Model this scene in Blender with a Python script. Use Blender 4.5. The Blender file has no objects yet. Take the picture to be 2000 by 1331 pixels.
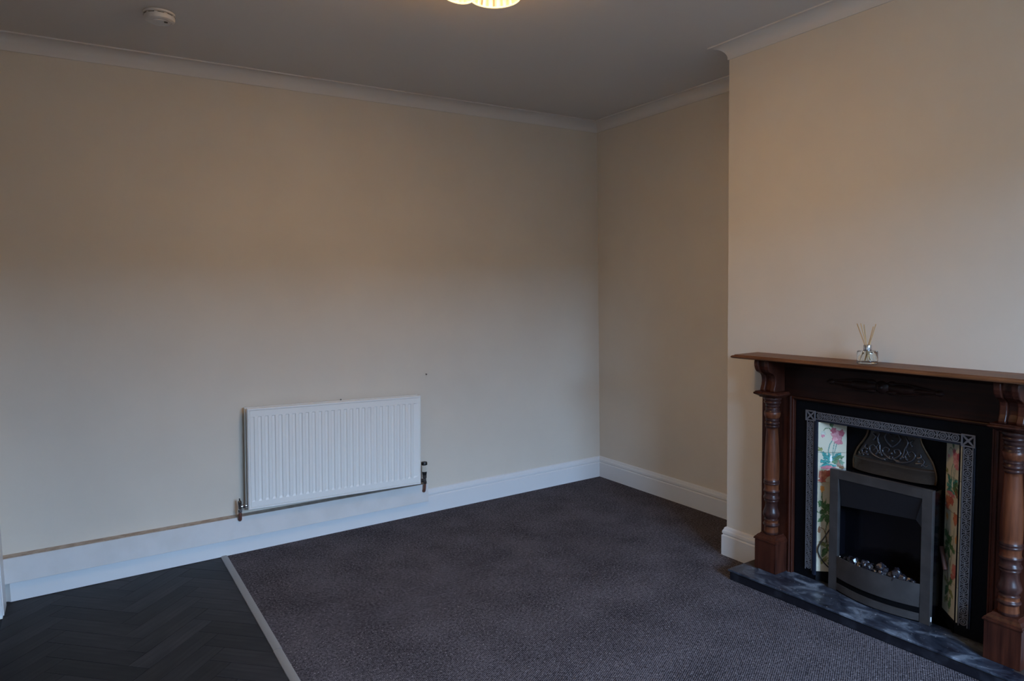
import bpy, bmesh, math, random
from mathutils import Vector, Matrix
random.seed(7)
C = bpy.context.scene.collection
S = bpy.context.scene

# ------------------------------------------------------------------ camera, sky, lights, exposure
cam_d = bpy.data.cameras.new('camera'); cam = bpy.data.objects.new('camera', cam_d); C.objects.link(cam)
CAMPOS = Vector((-3.0056, -3.5854, 1.3077))
r_ = Vector((0.84091318, -0.54084301, -0.0188115)); u_ = Vector((0.05686035, 0.05373237, 0.99693517))
f_ = Vector((0.53817463, 0.83940555, -0.07593678))
M = Matrix(((r_.x, u_.x, -f_.x), (r_.y, u_.y, -f_.y), (r_.z, u_.z, -f_.z))).to_4x4()
M.translation = CAMPOS
cam.matrix_world = M
cam_d.sensor_width = 36; cam_d.lens = 36 * 1325.145 / 2000
cam_d.clip_start = 0.02
S.camera = cam
S.view_settings.view_transform = 'Standard'; S.view_settings.look = 'None'
S.view_settings.gamma = 1; S.view_settings.exposure = 0.0
S.view_settings.use_curve_mapping = False

SKY = (0.415, 0.645, 1.0); SKY_STRENGTH = 84.0
LAMP_POWER = 11.0
W = bpy.data.worlds.new('overcast_sky'); S.world = W; W.use_nodes = True
bg = W.node_tree.nodes['Background']; bg.inputs[0].default_value = (*SKY, 1); bg.inputs[1].default_value = SKY_STRENGTH
WX0, WX1, WZ0, WZ1 = -2.45, -0.95, 0.80, 2.04        # window opening in the wall behind the camera
YF = -5.2
pl = bpy.data.lights.new('window_portal', 'AREA'); pl.shape = 'RECTANGLE'; pl.size = WX1 - WX0; pl.size_y = WZ1 - WZ0
pl.cycles.is_portal = True
po = bpy.data.objects.new('window_portal', pl); C.objects.link(po)
po.location = ((WX0 + WX1) / 2, YF - 0.24, (WZ0 + WZ1) / 2); po.rotation_euler = (math.radians(90), 0, 0)

# ------------------------------------------------------------------ dimensions (metres)
H = 2.4; CX = -0.413; CY0 = -1.438; CY1 = -2.94; XL = -3.33
HZ = 0.05                       # hearth top
YC = -2.19                      # centre line of the fireplace

# ------------------------------------------------------------------ materials
def mat(name, col, rough=0.6, metal=0.0, spec=0.5, bump=None, noise=None, coat=0.0):
    """bump=(scale,strength,distance)  noise=(scale, col2, lo, hi)"""
    m = bpy.data.materials.new(name); m.use_nodes = True
    nt = m.node_tree; b = nt.nodes['Principled BSDF']
    b.inputs['Base Color'].default_value = (*col, 1); b.inputs['Roughness'].default_value = rough
    b.inputs['Metallic'].default_value = metal; b.inputs['Specular IOR Level'].default_value = spec
    b.inputs['Coat Weight'].default_value = coat
    tc = nt.nodes.new('ShaderNodeTexCoord')
    if noise:
        n = nt.nodes.new('ShaderNodeTexNoise'); n.inputs['Scale'].default_value = noise[0]; n.inputs['Detail'].default_value = 6
        nt.links.new(tc.outputs['Object'], n.inputs['Vector'])
        cr = nt.nodes.new('ShaderNodeValToRGB'); cr.color_ramp.elements[0].position = noise[2]; cr.color_ramp.elements[1].position = noise[3]
        cr.color_ramp.elements[0].color = (*col, 1); cr.color_ramp.elements[1].color = (*noise[1], 1)
        nt.links.new(n.outputs['Fac'], cr.inputs['Fac']); nt.links.new(cr.outputs['Color'], b.inputs['Base Color'])
    if bump:
        n = nt.nodes.new('ShaderNodeTexNoise'); n.inputs['Scale'].default_value = bump[0]; n.inputs['Detail'].default_value = 4
        nt.links.new(tc.outputs['Object'], n.inputs['Vector'])
        bp = nt.nodes.new('ShaderNodeBump'); bp.inputs['Strength'].default_value = bump[1]; bp.inputs['Distance'].default_value = bump[2]
        nt.links.new(n.outputs['Fac'], bp.inputs['Height']); nt.links.new(bp.outputs['Normal'], b.inputs['Normal'])
    return m

def wood_mat(name, c1, c2, rough, grain_axis, coat=0.3):
    m = bpy.data.materials.new(name); m.use_nodes = True
    nt = m.node_tree; b = nt.nodes['Principled BSDF']; b.inputs['Specular IOR Level'].default_value = 0.2
    b.inputs['Roughness'].default_value = rough; b.inputs['Coat Weight'].default_value = coat; b.inputs['Coat Roughness'].default_value = 0.18
    tc = nt.nodes.new('ShaderNodeTexCoord'); mp = nt.nodes.new('ShaderNodeMapping')
    sc = [70, 70, 70]; sc[grain_axis] = 4
    mp.inputs['Scale'].default_value = sc
    nt.links.new(tc.outputs['Object'], mp.inputs['Vector'])
    n = nt.nodes.new('ShaderNodeTexNoise'); n.inputs['Scale'].default_value = 1; n.inputs['Detail'].default_value = 8; n.inputs['Distortion'].default_value = 0.6
    nt.links.new(mp.outputs[0], n.inputs['Vector'])
    n2 = nt.nodes.new('ShaderNodeTexNoise'); n2.inputs['Scale'].default_value = 5; n2.inputs['Detail'].default_value = 3
    nt.links.new(tc.outputs['Object'], n2.inputs['Vector'])
    add = nt.nodes.new('ShaderNodeMath'); add.operation = 'MULTIPLY_ADD'; add.inputs[1].default_value = 0.45
    nt.links.new(n2.outputs['Fac'], add.inputs[0])
    mul = nt.nodes.new('ShaderNodeMath'); mul.operation = 'MULTIPLY'; mul.inputs[1].default_value = 0.6
    nt.links.new(n.outputs['Fac'], mul.inputs[0]); nt.links.new(mul.outputs[0], add.inputs[2])
    cr = nt.nodes.new('ShaderNodeValToRGB'); cr.color_ramp.elements[0].position = 0.36; cr.color_ramp.elements[1].position = 0.66
    cr.color_ramp.elements[0].color = (*c1, 1); cr.color_ramp.elements[1].color = (*c2, 1)
    nt.links.new(add.outputs[0], cr.inputs['Fac']); nt.links.new(cr.outputs['Color'], b.inputs['Base Color'])
    bp = nt.nodes.new('ShaderNodeBump'); bp.inputs['Strength'].default_value = 0.12; bp.inputs['Distance'].default_value = 0.001
    nt.links.new(n.outputs['Fac'], bp.inputs['Height']); nt.links.new(bp.outputs['Normal'], b.inputs['Normal'])
    return m

def carpet_mat():
    m = bpy.data.materials.new('grey cord carpet'); m.use_nodes = True
    nt = m.node_tree; b = nt.nodes['Principled BSDF']; N = nt.nodes.new; L = nt.links.new
    b.inputs['Roughness'].default_value = 0.95; b.inputs['Specular IOR Level'].default_value = 0.02
    tc = N('ShaderNodeTexCoord')
    mp = N('ShaderNodeMapping'); mp.inputs['Rotation'].default_value = (0, 0, math.radians(-28)); L(tc.outputs['Object'], mp.inputs['Vector'])
    wv = N('ShaderNodeTexWave'); wv.wave_type = 'BANDS'; wv.bands_direction = 'Y'; wv.inputs['Scale'].default_value = 2 * math.pi / (20 * 0.0066)
    wv.inputs['Distortion'].default_value = 0.6; wv.inputs['Detail'].default_value = 2; wv.inputs['Detail Scale'].default_value = 3
    L(mp.outputs[0], wv.inputs['Vector'])
    n1 = N('ShaderNodeTexNoise'); n1.inputs['Scale'].default_value = 260; n1.inputs['Detail'].default_value = 3; L(tc.outputs['Object'], n1.inputs['Vector'])
    n3 = N('ShaderNodeTexNoise'); n3.inputs['Scale'].default_value = 95; n3.inputs['Detail'].default_value = 2; L(tc.outputs['Object'], n3.inputs['Vector'])
    n2 = N('ShaderNodeTexNoise'); n2.inputs['Scale'].default_value = 4.5; n2.inputs['Detail'].default_value = 4; L(tc.outputs['Object'], n2.inputs['Vector'])
    a = N('ShaderNodeMath'); a.operation = 'MULTIPLY_ADD'; a.inputs[1].default_value = 0.30; L(wv.outputs['Fac'], a.inputs[0]); L(n1.outputs['Fac'], a.inputs[2])
    a2 = N('ShaderNodeMath'); a2.operation = 'MULTIPLY_ADD'; a2.inputs[1].default_value = 0.7; L(n3.outputs['Fac'], a2.inputs[0]); L(a.outputs[0], a2.inputs[2])
    a3 = N('ShaderNodeMath'); a3.operation = 'MULTIPLY_ADD'; a3.inputs[1].default_value = 0.35; L(n2.outputs['Fac'], a3.inputs[0]); L(a2.outputs[0], a3.inputs[2])
    cr = N('ShaderNodeValToRGB'); e = cr.color_ramp.elements
    e[0].position = 0.74; e[0].color = (0.024, 0.0215, 0.0255, 1); e[1].position = 0.96 ; e[1].color = (0.142, 0.128, 0.142, 1)
    sc = N('ShaderNodeMath'); sc.operation = 'MULTIPLY'; sc.inputs[1].default_value = 0.72; L(a3.outputs[0], sc.inputs[0])
    L(sc.outputs[0], cr.inputs['Fac'])
    # rare pale flecks in the yarn
    n4 = N('ShaderNodeTexNoise'); n4.inputs['Scale'].default_value = 170; n4.inputs['Detail'].default_value = 0; L(tc.outputs['Object'], n4.inputs['Vector'])
    r4 = N('ShaderNodeMapRange'); r4.inputs['From Min'].default_value = 0.72; r4.inputs['From Max'].default_value = 0.80; L(n4.outputs['Fac'], r4.inputs['Value'])
    mx = N('ShaderNodeMix'); mx.data_type = 'RGBA'; mx.inputs['B'].default_value = (0.30, 0.28, 0.29, 1)
    L(r4.outputs[0], mx.inputs['Factor']); L(cr.outputs['Color'], mx.inputs['A']); L(mx.outputs['Result'], b.inputs['Base Color'])
    bp = N('ShaderNodeBump'); bp.inputs['Strength'].default_value = 0.6; bp.inputs['Distance'].default_value = 0.003
    L(a2.outputs[0], bp.inputs['Height']); L(bp.outputs['Normal'], b.inputs['Normal'])
    return m

def marble_mat():
    m = bpy.data.materials.new('blue grey marble'); m.use_nodes = True
    nt = m.node_tree; b = nt.nodes['Principled BSDF']; N = nt.nodes.new; L = nt.links.new
    b.inputs['Roughness'].default_value = 0.30
    tc = N('ShaderNodeTexCoord'); mp = N('ShaderNodeMapping'); mp.inputs['Scale'].default_value = (1.6, 1, 1); L(tc.outputs['Object'], mp.inputs['Vector'])
    n = N('ShaderNodeTexNoise'); n.inputs['Scale'].default_value = 9; n.inputs['Detail'].default_value = 10; n.inputs['Distortion'].default_value = 0.9; n.inputs['Roughness'].default_value = 0.62
    L(mp.outputs[0], n.inputs['Vector'])
    cr = N('ShaderNodeValToRGB'); cr.color_ramp.elements[0].position = 0.36; cr.color_ramp.elements[0].color = (0.006, 0.008, 0.015, 1)
    cr.color_ramp.elements[1].position = 0.72; cr.color_ramp.elements[1].color = (0.20, 0.23, 0.27, 1)
    e = cr.color_ramp.elements.new(0.52); e.color = (0.036, 0.044, 0.062, 1)
    L(n.outputs['Fac'], cr.inputs['Fac'])
    v = N('ShaderNodeTexNoise'); v.inputs['Scale'].default_value = 4.2; v.inputs['Detail'].default_value = 5; v.inputs['Distortion'].default_value = 2.2; L(mp.outputs[0], v.inputs['Vector'])
    s = N('ShaderNodeMath'); s.operation = 'SUBTRACT'; s.inputs[1].default_value = 0.5; L(v.outputs['Fac'], s.inputs[0])
    ab = N('ShaderNodeMath'); ab.operation = 'ABSOLUTE'; L(s.outputs[0], ab.inputs[0])
    mr = N('ShaderNodeMapRange'); mr.inputs['From Min'].default_value = 0.0; mr.inputs['From Max'].default_value = 0.012; mr.inputs['To Min'].default_value = 0.75; mr.inputs['To Max'].default_value = 0; L(ab.outputs[0], mr.inputs['Value'])
    mx = N('ShaderNodeMix'); mx.data_type = 'RGBA'; mx.inputs['B'].default_value = (0.012, 0.014, 0.02, 1)
    L(mr.outputs[0], mx.inputs['Factor']); L(cr.outputs['Color'], mx.inputs['A'])
    sp = N('ShaderNodeTexNoise'); sp.inputs['Scale'].default_value = 130; sp.inputs['Detail'].default_value = 1; L(tc.outputs['Object'], sp.inputs['Vector'])
    sr = N('ShaderNodeMapRange'); sr.inputs['From Min'].default_value = 0.74; sr.inputs['From Max'].default_value = 0.80; L(sp.outputs['Fac'], sr.inputs['Value'])
    m2 = N('ShaderNodeMix'); m2.data_type = 'RGBA'; m2.inputs['B'].default_value = (0.55, 0.52, 0.5, 1)
    L(sr.outputs[0], m2.inputs['Factor']); L(mx.outputs['Result'], m2.inputs['A']); L(m2.outputs['Result'], b.inputs['Base Color'])
    return m

def wall_mat():
    m = bpy.data.materials.new('cream emulsion'); m.use_nodes = True
    nt = m.node_tree; b = nt.nodes['Principled BSDF']; N = nt.nodes.new; L = nt.links.new
    b.inputs['Roughness'].default_value = 0.75; b.inputs['Specular IOR Level'].default_value = 0.25
    tc = N('ShaderNodeTexCoord')
    n = N('ShaderNodeTexNoise'); n.inputs['Scale'].default_value = 2.2; n.inputs['Detail'].default_value = 5; n.inputs['Roughness'].default_value = 0.6; L(tc.outputs['Object'], n.inputs['Vector'])
    cr = N('ShaderNodeValToRGB'); e = cr.color_ramp.elements
    e[0].position = 0.30; e[0].color = (0.595, 0.535, 0.452, 1); e[1].position = 0.62; e[1].color = (0.63, 0.568, 0.480, 1)
    L(n.outputs['Fac'], cr.inputs['Fac']); L(cr.outputs['Color'], b.inputs['Base Color'])
    n2 = N('ShaderNodeTexNoise'); n2.inputs['Scale'].default_value = 55; n2.inputs['Detail'].default_value = 4; L(tc.outputs['Object'], n2.inputs['Vector'])
    n3 = N('ShaderNodeTexNoise'); n3.inputs['Scale'].default_value = 3; n3.inputs['Detail'].default_value = 2; L(tc.outputs['Object'], n3.inputs['Vector'])
    ad = N('ShaderNodeMath'); ad.operation = 'MULTIPLY_ADD'; ad.inputs[1].default_value = 4; L(n3.outputs['Fac'], ad.inputs[0]); L(n2.outputs['Fac'], ad.inputs[2])
    bp = N('ShaderNodeBump'); bp.inputs['Strength'].default_value = 0.25; bp.inputs['Distance'].default_value = 0.0015
    L(ad.outputs[0], bp.inputs['Height']); L(bp.outputs['Normal'], b.inputs['Normal'])
    return m

def vcol_mat(name, rough):
    m = bpy.data.materials.new(name); m.use_nodes = True
    nt = m.node_tree; b = nt.nodes['Principled BSDF']
    a = nt.nodes.new('ShaderNodeVertexColor'); a.layer_name = 'print'
    nt.links.new(a.outputs['Color'], b.inputs['Base Color']); b.inputs['Roughness'].default_value = rough
    return m

def plank_mat():
    m = wood_mat('charcoal vinyl plank', (0.008, 0.008, 0.010), (0.027, 0.025, 0.027), 0.55, 0, 0.0)
    nt = m.node_tree; b = nt.nodes['Principled BSDF']; b.inputs['Specular IOR Level'].default_value = 0.22
    oi = nt.nodes.new('ShaderNodeObjectInfo'); mr = nt.nodes.new('ShaderNodeMapRange'); mr.inputs['To Min'].default_value = 0.7; mr.inputs['To Max'].default_value = 1.5
    nt.links.new(oi.outputs['Random'], mr.inputs['Value'])
    src = b.inputs['Base Color'].links[0].from_socket
    vm = nt.nodes.new('ShaderNodeVectorMath'); vm.operation = 'SCALE'
    nt.links.new(src, vm.inputs[0]); nt.links.new(mr.outputs[0], vm.inputs['Scale']); nt.links.new(vm.outputs[0], b.inputs['Base Color'])
    return m

def glass_mat(name, col=(1, 1, 1), ior=1.5, rough=0.0):
    m = bpy.data.materials.new(name); m.use_nodes = True
    b = m.node_tree.nodes['Principled BSDF']
    b.inputs['Base Color'].default_value = (*col, 1); b.inputs['Transmission Weight'].default_value = 1; b.inputs['Roughness'].default_value = rough; b.inputs['IOR'].default_value = ior
    return m

MW = wall_mat()
MCEIL = mat('white ceiling paint', (0.62, 0.59, 0.555), 0.85, bump=(40, 0.15, 0.001))
MGLOSS = mat('white gloss paint', (0.66, 0.66, 0.655), 0.35, bump=(14, 0.10, 0.001))
MBOARD = mat('off white board paint', (0.63, 0.605, 0.58), 0.6, bump=(30, 0.1, 0.001), noise=(9, (0.59, 0.565, 0.535), 0.4, 0.62))
MDUST = mat('brown dusty edge', (0.36, 0.29, 0.23), 0.9, noise=(30, (0.46, 0.39, 0.32), 0.4, 0.6))
MRAD = mat('white radiator enamel', (0.74, 0.73, 0.695), 0.38)
MCARPET = carpet_mat(); MPLANK = plank_mat(); MMARBLE = marble_mat()
MSUB = mat('dark floor joint', (0.006, 0.006, 0.007), 0.9)
MALU = mat('aluminium threshold', (0.30, 0.29, 0.28), 0.5, 0.4)
MWOODV = wood_mat('mahogany upright grain', (0.016, 0.0042, 0.0026), (0.058, 0.0155, 0.0080), 0.42, 2, 0.03)
MWOODH = wood_mat('mahogany long grain', (0.006, 0.0017, 0.0012), (0.024, 0.0070, 0.0040), 0.45, 1, 0.0)
MCOL = wood_mat('turned column wood', (0.040, 0.0105, 0.0042), (0.130, 0.040, 0.016), 0.38, 2, 0.05)
MCOLD = wood_mat('dark varnished turning', (0.014, 0.0052, 0.0045), (0.050, 0.018, 0.013), 0.34, 2, 0.1)
MSHELF = wood_mat('polished shelf wood', (0.080, 0.029, 0.012), (0.180, 0.070, 0.028), 0.45, 1, 0.1)
MBROWN = mat('brown stained fillet', (0.035, 0.020, 0.015), 0.7)
MIRON = mat('black cast iron', (0.0025, 0.0028, 0.0042), 0.40, 0.0, 0.10, bump=(60, 0.1, 0.0005))
MFRET = mat('polished iron fretwork', (0.130, 0.128, 0.140), 0.42, 0.3)
MBRONZE = mat('dull bronzed iron', (0.050, 0.038, 0.030), 0.45, 0.4, bump=(120, 0.5, 0.001))
MHOOD = mat('dark cast hood', (0.010, 0.010, 0.012), 0.35, 0.3, bump=(80, 0.3, 0.001))
MSTEEL = mat('brushed dark steel', (0.050, 0.045, 0.044), 0.40, 0.4, noise=(14, (0.072, 0.065, 0.063), 0.45, 0.7))
MGLOSSBLACK = mat('black gloss enamel', (0.003, 0.003, 0.0045), 0.2, 0.0, 0.35)
MMATBLACK = mat('matt black', (0.003, 0.003, 0.0035), 0.9, 0.0, 0.03)
MCOAL = mat('glassy coal', (0.012, 0.011, 0.015), 0.2, 0.0, 0.5, bump=(90, 0.9, 0.003), coat=0.2)
MCHROME = mat('chrome', (0.62, 0.62, 0.64), 0.14, 1.0)
MOLDCHROME = mat('tarnished chrome', (0.16, 0.15, 0.145), 0.3, 0.9)
MCOPPER = mat('old copper pipe', (0.16, 0.065, 0.045), 0.5, 0.5)
MBLKPLASTIC = mat('black plastic', (0.012, 0.012, 0.012), 0.4)
MGREYPL = mat('grey valve plastic', (0.56, 0.53, 0.46), 0.5)
MWHITEPL = mat('white plastic', (0.62, 0.60, 0.57), 0.45)
MREED = mat('reed stick', (0.52, 0.33, 0.15), 0.8)
MGLASS = glass_mat('clear glass', (0.93, 0.98, 0.97))
MTILE = vcol_mat('glazed tile print', 0.28)
MGROUT = mat('tile bed', (0.10, 0.09, 0.08), 0.9)
MDOOR = wood_mat('dark door wood', (0.030, 0.010, 0.008), (0.06, 0.02, 0.015), 0.5, 2)
MBLOCK = mat('dark horizon blocker', (0.045, 0.042, 0.035), 0.95)
MGROUND = mat('garden ground', (0.10, 0.10, 0.08), 0.95)
MRIB = bpy.data.materials.new('ribbed lamp glass'); MRIB.use_nodes = True
b = MRIB.node_tree.nodes['Principled BSDF']; b.inputs['Base Color'].default_value = (0.95, 0.80, 0.50, 1); b.inputs['Roughness'].default_value = 0.25
b.inputs['Transmission Weight'].default_value = 1.0; b.inputs['IOR'].default_value = 1.3; b.inputs['Roughness'].default_value = 0.35
b.inputs['Emission Color'].default_value = (1.0, 0.70, 0.32, 1); b.inputs['Emission Strength'].default_value = 0.75
MGROOVE = MRIB.copy(); MGROOVE.name = 'amber glass groove'; b = MGROOVE.node_tree.nodes['Principled BSDF']; b.inputs['Emission Color'].default_value = (0.55, 0.30, 0.10, 1); b.inputs['Emission Strength'].default_value = 0.35
MRIMG = MRIB.copy(); MRIMG.name = 'bright glass rim'; b = MRIMG.node_tree.nodes['Principled BSDF']; b.inputs['Emission Color'].default_value = (1.0, 0.80, 0.42, 1); b.inputs['Emission Strength'].default_value = 1.35
for m_ in (MRIB, MGROOVE, MRIMG):      # part of the light passes straight through the glass
    nt = m_.node_tree; tr = nt.nodes.new('ShaderNodeBsdfTransparent'); mx_ = nt.nodes.new('ShaderNodeMixShader'); mx_.inputs[0].default_value = 0.35
    tr.inputs[0].default_value = (1.0, 0.9, 0.7, 1)
    nt.links.new(nt.nodes['Principled BSDF'].outputs[0], mx_.inputs[1]); nt.links.new(tr.outputs[0], mx_.inputs[2]); nt.links.new(mx_.outputs[0], nt.nodes['Material Output'].inputs['Surface'])
MBULB = bpy.data.materials.new('lit bulb'); MBULB.use_nodes = True
b = MBULB.node_tree.nodes['Principled BSDF']; b.inputs['Emission Color'].default_value = (1.0, 0.72, 0.38, 1); b.inputs['Emission Strength'].default_value = 3

# ------------------------------------------------------------------ mesh helpers
def bx(bm, x0, x1, y0, y1, z0, z1):
    vs = [bm.verts.new((x, y, z)) for x in (x0, x1) for y in (y0, y1) for z in (z0, z1)]
    for f in ((0, 1, 3, 2), (4, 6, 7, 5), (0, 4, 5, 1), (2, 3, 7, 6), (0, 2, 6, 4), (1, 5, 7, 3)):
        bm.faces.new([vs[i] for i in f])
    return vs

def obj(name, bm, m, parent=None, smooth=False, bevel=0.0, seg=2, loc=None, kind=None, label=None, autosmooth=None):
    bmesh.ops.recalc_face_normals(bm, faces=bm.faces[:])
    me = bpy.data.meshes.new(name); bm.to_mesh(me); bm.free()
    o = bpy.data.objects.new(name, me); C.objects.link(o)
    for mm in (m if isinstance(m, (list, tuple)) else [m]): me.materials.append(mm)
    if bevel > 0:
        md = o.modifiers.new('bevel', 'BEVEL'); md.width = bevel; md.segments = seg; md.limit_method = 'ANGLE'; md.angle_limit = math.radians(40)
    if smooth: me.shade_smooth()
    if autosmooth is not None:
        me.shade_smooth()
        bm2 = bmesh.new(); bm2.from_mesh(me)
        for e in bm2.edges:
            if len(e.link_faces) == 2 and e.calc_face_angle(0) > math.radians(autosmooth): e.smooth = False
        bm2.to_mesh(me); bm2.free()
    if parent is not None:
        o.parent = parent; o.matrix_parent_inverse = Matrix.Translation(-parent.location) if parent.type == 'EMPTY' else parent.matrix_basis.inverted()
    if loc is not None: o.location = loc
    if kind: o['kind'] = kind
    if label: o['label'] = label
    return o

def thing(name, label, cat, loc=(0, 0, 0), group=None):
    o = bpy.data.objects.new(name, None); C.objects.link(o); o.location = loc
    o['label'] = label; o['category'] = cat
    if group: o['group'] = group
    o.empty_display_size = 0.05
    return o

def tag(o, label, cat, group=None):
    o['label'] = label; o['category'] = cat
    if group: o['group'] = group
    return o

def lathe(bm, prof, cx=0, cy=0, n=32, axis='Z', cz=0):
    rings = []
    for r, z in prof:
        ring = []
        for i in range(n):
            a = 2 * math.pi * i / n
            c, s = math.cos(a) * r, math.sin(a) * r
            p = {'Z': (cx + c, cy + s, cz + z), 'X': (cx + z, cy + c, cz + s), 'Y': (cx + c, cy + z, cz + s)}[axis]
            ring.append(bm.verts.new(p))
        rings.append(ring)
    for a, b in zip(rings, rings[1:]):
        for i in range(n):
            bm.faces.new((a[i], a[(i + 1) % n], b[(i + 1) % n], b[i]))
    if prof[0][0] > 1e-6: bm.faces.new(rings[0][::-1])
    if prof[-1][0] > 1e-6: bm.faces.new(rings[-1])

def tube(bm, pts, r, n=10, cap=True):
    pts = [Vector(p) for p in pts]
    rr = r if isinstance(r, (list, tuple)) else [r] * len(pts)
    up = None; rings = []
    for i, p in enumerate(pts):
        t = (pts[min(i + 1, len(pts) - 1)] - pts[max(i - 1, 0)]).normalized()
        if up is None:
            up = t.orthogonal().normalized()
        up = (up - t * up.dot(t)).normalized(); s = t.cross(up)
        rings.append([bm.verts.new(p + (up * math.cos(2 * math.pi * k / n) + s * math.sin(2 * math.pi * k / n)) * rr[i]) for k in range(n)])
    for a, b in zip(rings, rings[1:]):
        for k in range(n): bm.faces.new((a[k], a[(k + 1) % n], b[(k + 1) % n], b[k]))
    if cap:
        bm.faces.new(rings[0][::-1]); bm.faces.new(rings[-1])

def smoothpts(pts, n=6):
    pts = [Vector(p) for p in pts]; out = []
    for i in range(len(pts) - 1):
        p0 = pts[max(i - 1, 0)]; p1 = pts[i]; p2 = pts[i + 1]; p3 = pts[min(i + 2, len(pts) - 1)]
        for k in range(n):
            t = k / n
            out.append(0.5 * ((2 * p1) + (p2 - p0) * t + (2 * p0 - 5 * p1 + 4 * p2 - p3) * t * t + (3 * p1 - p0 - 3 * p2 + p3) * t ** 3))
    out.append(pts[-1]); return out

def prism(bm, poly, axis, a, b):
    """poly: 2-D points; extruded along axis from a to b. axis 'Y': poly=(x,z); 'X': poly=(y,z); 'Z': poly=(x,y)"""
    def P(q, t): return {'Y': (q[0], t, q[1]), 'X': (t, q[0], q[1]), 'Z': (q[0], q[1], t)}[axis]
    A = [bm.verts.new(P(q, a)) for q in poly]; B = [bm.verts.new(P(q, b)) for q in poly]
    n = len(poly)
    bm.faces.new(A[::-1]); bm.faces.new(B)
    for i in range(n): bm.faces.new((A[i], A[(i + 1) % n], B[(i + 1) % n], B[i]))

def sweep(name, path, prof, m, i, closed=True, start=None, end=None, parent=None):
    """one mitred length of moulding along segment i of the room outline (inside on the right-hand side)"""
    n = len(path)
    def nrm(k):
        a = Vector(path[k % n]); b = Vector(path[(k + 1) % n]); d = (b - a).normalized(); return Vector((d.y, -d.x)), d
    nc, dc = nrm(i); npv, dp = nrm(i - 1); nn, dn = nrm(i + 1)
    def off(na, nb, d):      # mitre offset vector for unit projection
        k = (na + nb); k = k / (1 + na.dot(nb)) if (1 + na.dot(nb)) > 1e-4 else na
        return k * d
    a = Vector(path[i]); b = Vector(path[(i + 1) % n])
    bm = bmesh.new(); A = []; B = []
    for d, z in prof:
        pa = a + (off(npv, nc, d) if start is None else nc * d + dc * start)
        pb = b + (off(nc, nn, d) if end is None else nc * d + dc * end)
        A.append(bm.verts.new((pa.x, pa.y, z))); B.append(bm.verts.new((pb.x, pb.y, z)))
    k = len(prof)
    for j in range(k): bm.faces.new((A[j], A[(j + 1) % k], B[(j + 1) % k], B[j]))
    bm.faces.new(A[::-1]); bm.faces.new(B)
    return obj(name, bm, m, parent, autosmooth=25)

def struct(o): o['kind'] = 'structure'; return o

# ------------------------------------------------------------------ room shell
T = 0.12
bm = bmesh.new(); bx(bm, XL - T, T, 0, T, -0.1, H + 0.1); struct(obj('wall_back', bm, MW))
bm = bmesh.new(); bx(bm, 0, T, YF - T, 0, -0.1, H + 0.1); struct(obj('wall_right', bm, MW))
bm = bmesh.new()                                    # chimney breast with its fire opening
OY0, OY1, OZ = -1.86, -2.52, 0.80
bx(bm, CX, 0, OY0, CY0, 0, H); bx(bm, CX, 0, CY1, OY1, 0, H); bx(bm, CX, 0, OY1, OY0, OZ, H); bx(bm, -0.12, 0, OY1, OY0, 0, OZ)
bmesh.ops.remove_doubles(bm, verts=bm.verts[:], dist=1e-5)
struct(obj('wall_chimney', bm, MW))
DY0, DY1, DH = -0.158, -1.02, 2.03
bm = bmesh.new(); bx(bm, XL - T, XL, DY0, 0, -0.1, H + 0.1); bx(bm, XL - T, XL, YF - T, DY1, -0.1, H + 0.1); bx(bm, XL - T, XL, DY1, DY0, DH, H + 0.1)
struct(obj('wall_left', bm, MW))
bm = bmesh.new()
bx(bm, XL - T, WX0, YF - 0.25, YF, -0.1, H + 0.1); bx(bm, WX1, T, YF - 0.25, YF, -0.1, H + 0.1)
bx(bm, WX0, WX1, YF - 0.25, YF, -0.1, WZ0); bx(bm, WX0, WX1, YF - 0.25, YF, WZ1, H + 0.1)
struct(obj('wall_front', bm, MW))
bm = bmesh.new(); bx(bm, XL - T, T, YF - 0.25, T, H, H + 0.1); struct(obj('ceiling', bm, MCEIL))
bm = bmesh.new(); bx(bm, XL - T, T, YF - 0.25, T, -0.12, -0.012); floor = struct(obj('floor', bm, MSUB))
bm = bmesh.new(); bx(bm, -14, 10, -11.0, YF - 0.26, -0.7, -0.6); struct(obj('ground', bm, MGROUND))
bm = bmesh.new(); bx(bm, -22, 18, -12.0, -11.0, -0.7, 2.50); struct(obj('horizon_blocker', bm, MBLOCK))  # unseen blocker, added to keep low sky light off the upper walls

# window behind the camera
bm = bmesh.new()
fw = 0.06; ya, yb = YF - 0.20, YF - 0.14
bx(bm, WX0, WX0 + fw, ya, yb, WZ0, WZ1); bx(bm, WX1 - fw, WX1, ya, yb, WZ0, WZ1)
bx(bm, WX0 + fw, WX1 - fw, ya, yb, WZ0, WZ0 + fw); bx(bm, WX0 + fw, WX1 - fw, ya, yb, WZ1 - fw, WZ1)
xm = (WX0 + WX1) / 2; bx(bm, xm - 0.03, xm + 0.03, ya, yb, WZ0 + fw, WZ1 - fw)
win = struct(obj('window_1', bm, MGLOSS, bevel=0.004))
bm = bmesh.new(); bx(bm, WX0 - 0.05, WX1 + 0.05, YF - 0.14, YF + 0.05, WZ0 - 0.03, WZ0); obj('window_sill', bm, MGLOSS, win, bevel=0.005)
MPANE = bpy.data.materials.new('window pane'); MPANE.use_nodes = True
nt = MPANE.node_tree; nt.nodes.remove(nt.nodes['Principled BSDF']); tr = nt.nodes.new('ShaderNodeBsdfTransparent'); gl = nt.nodes.new('ShaderNodeBsdfGlossy')
gl.inputs['Roughness'].default_value = 0.02; mxs = nt.nodes.new('ShaderNodeMixShader'); mxs.inputs[0].default_value = 0.06
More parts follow.
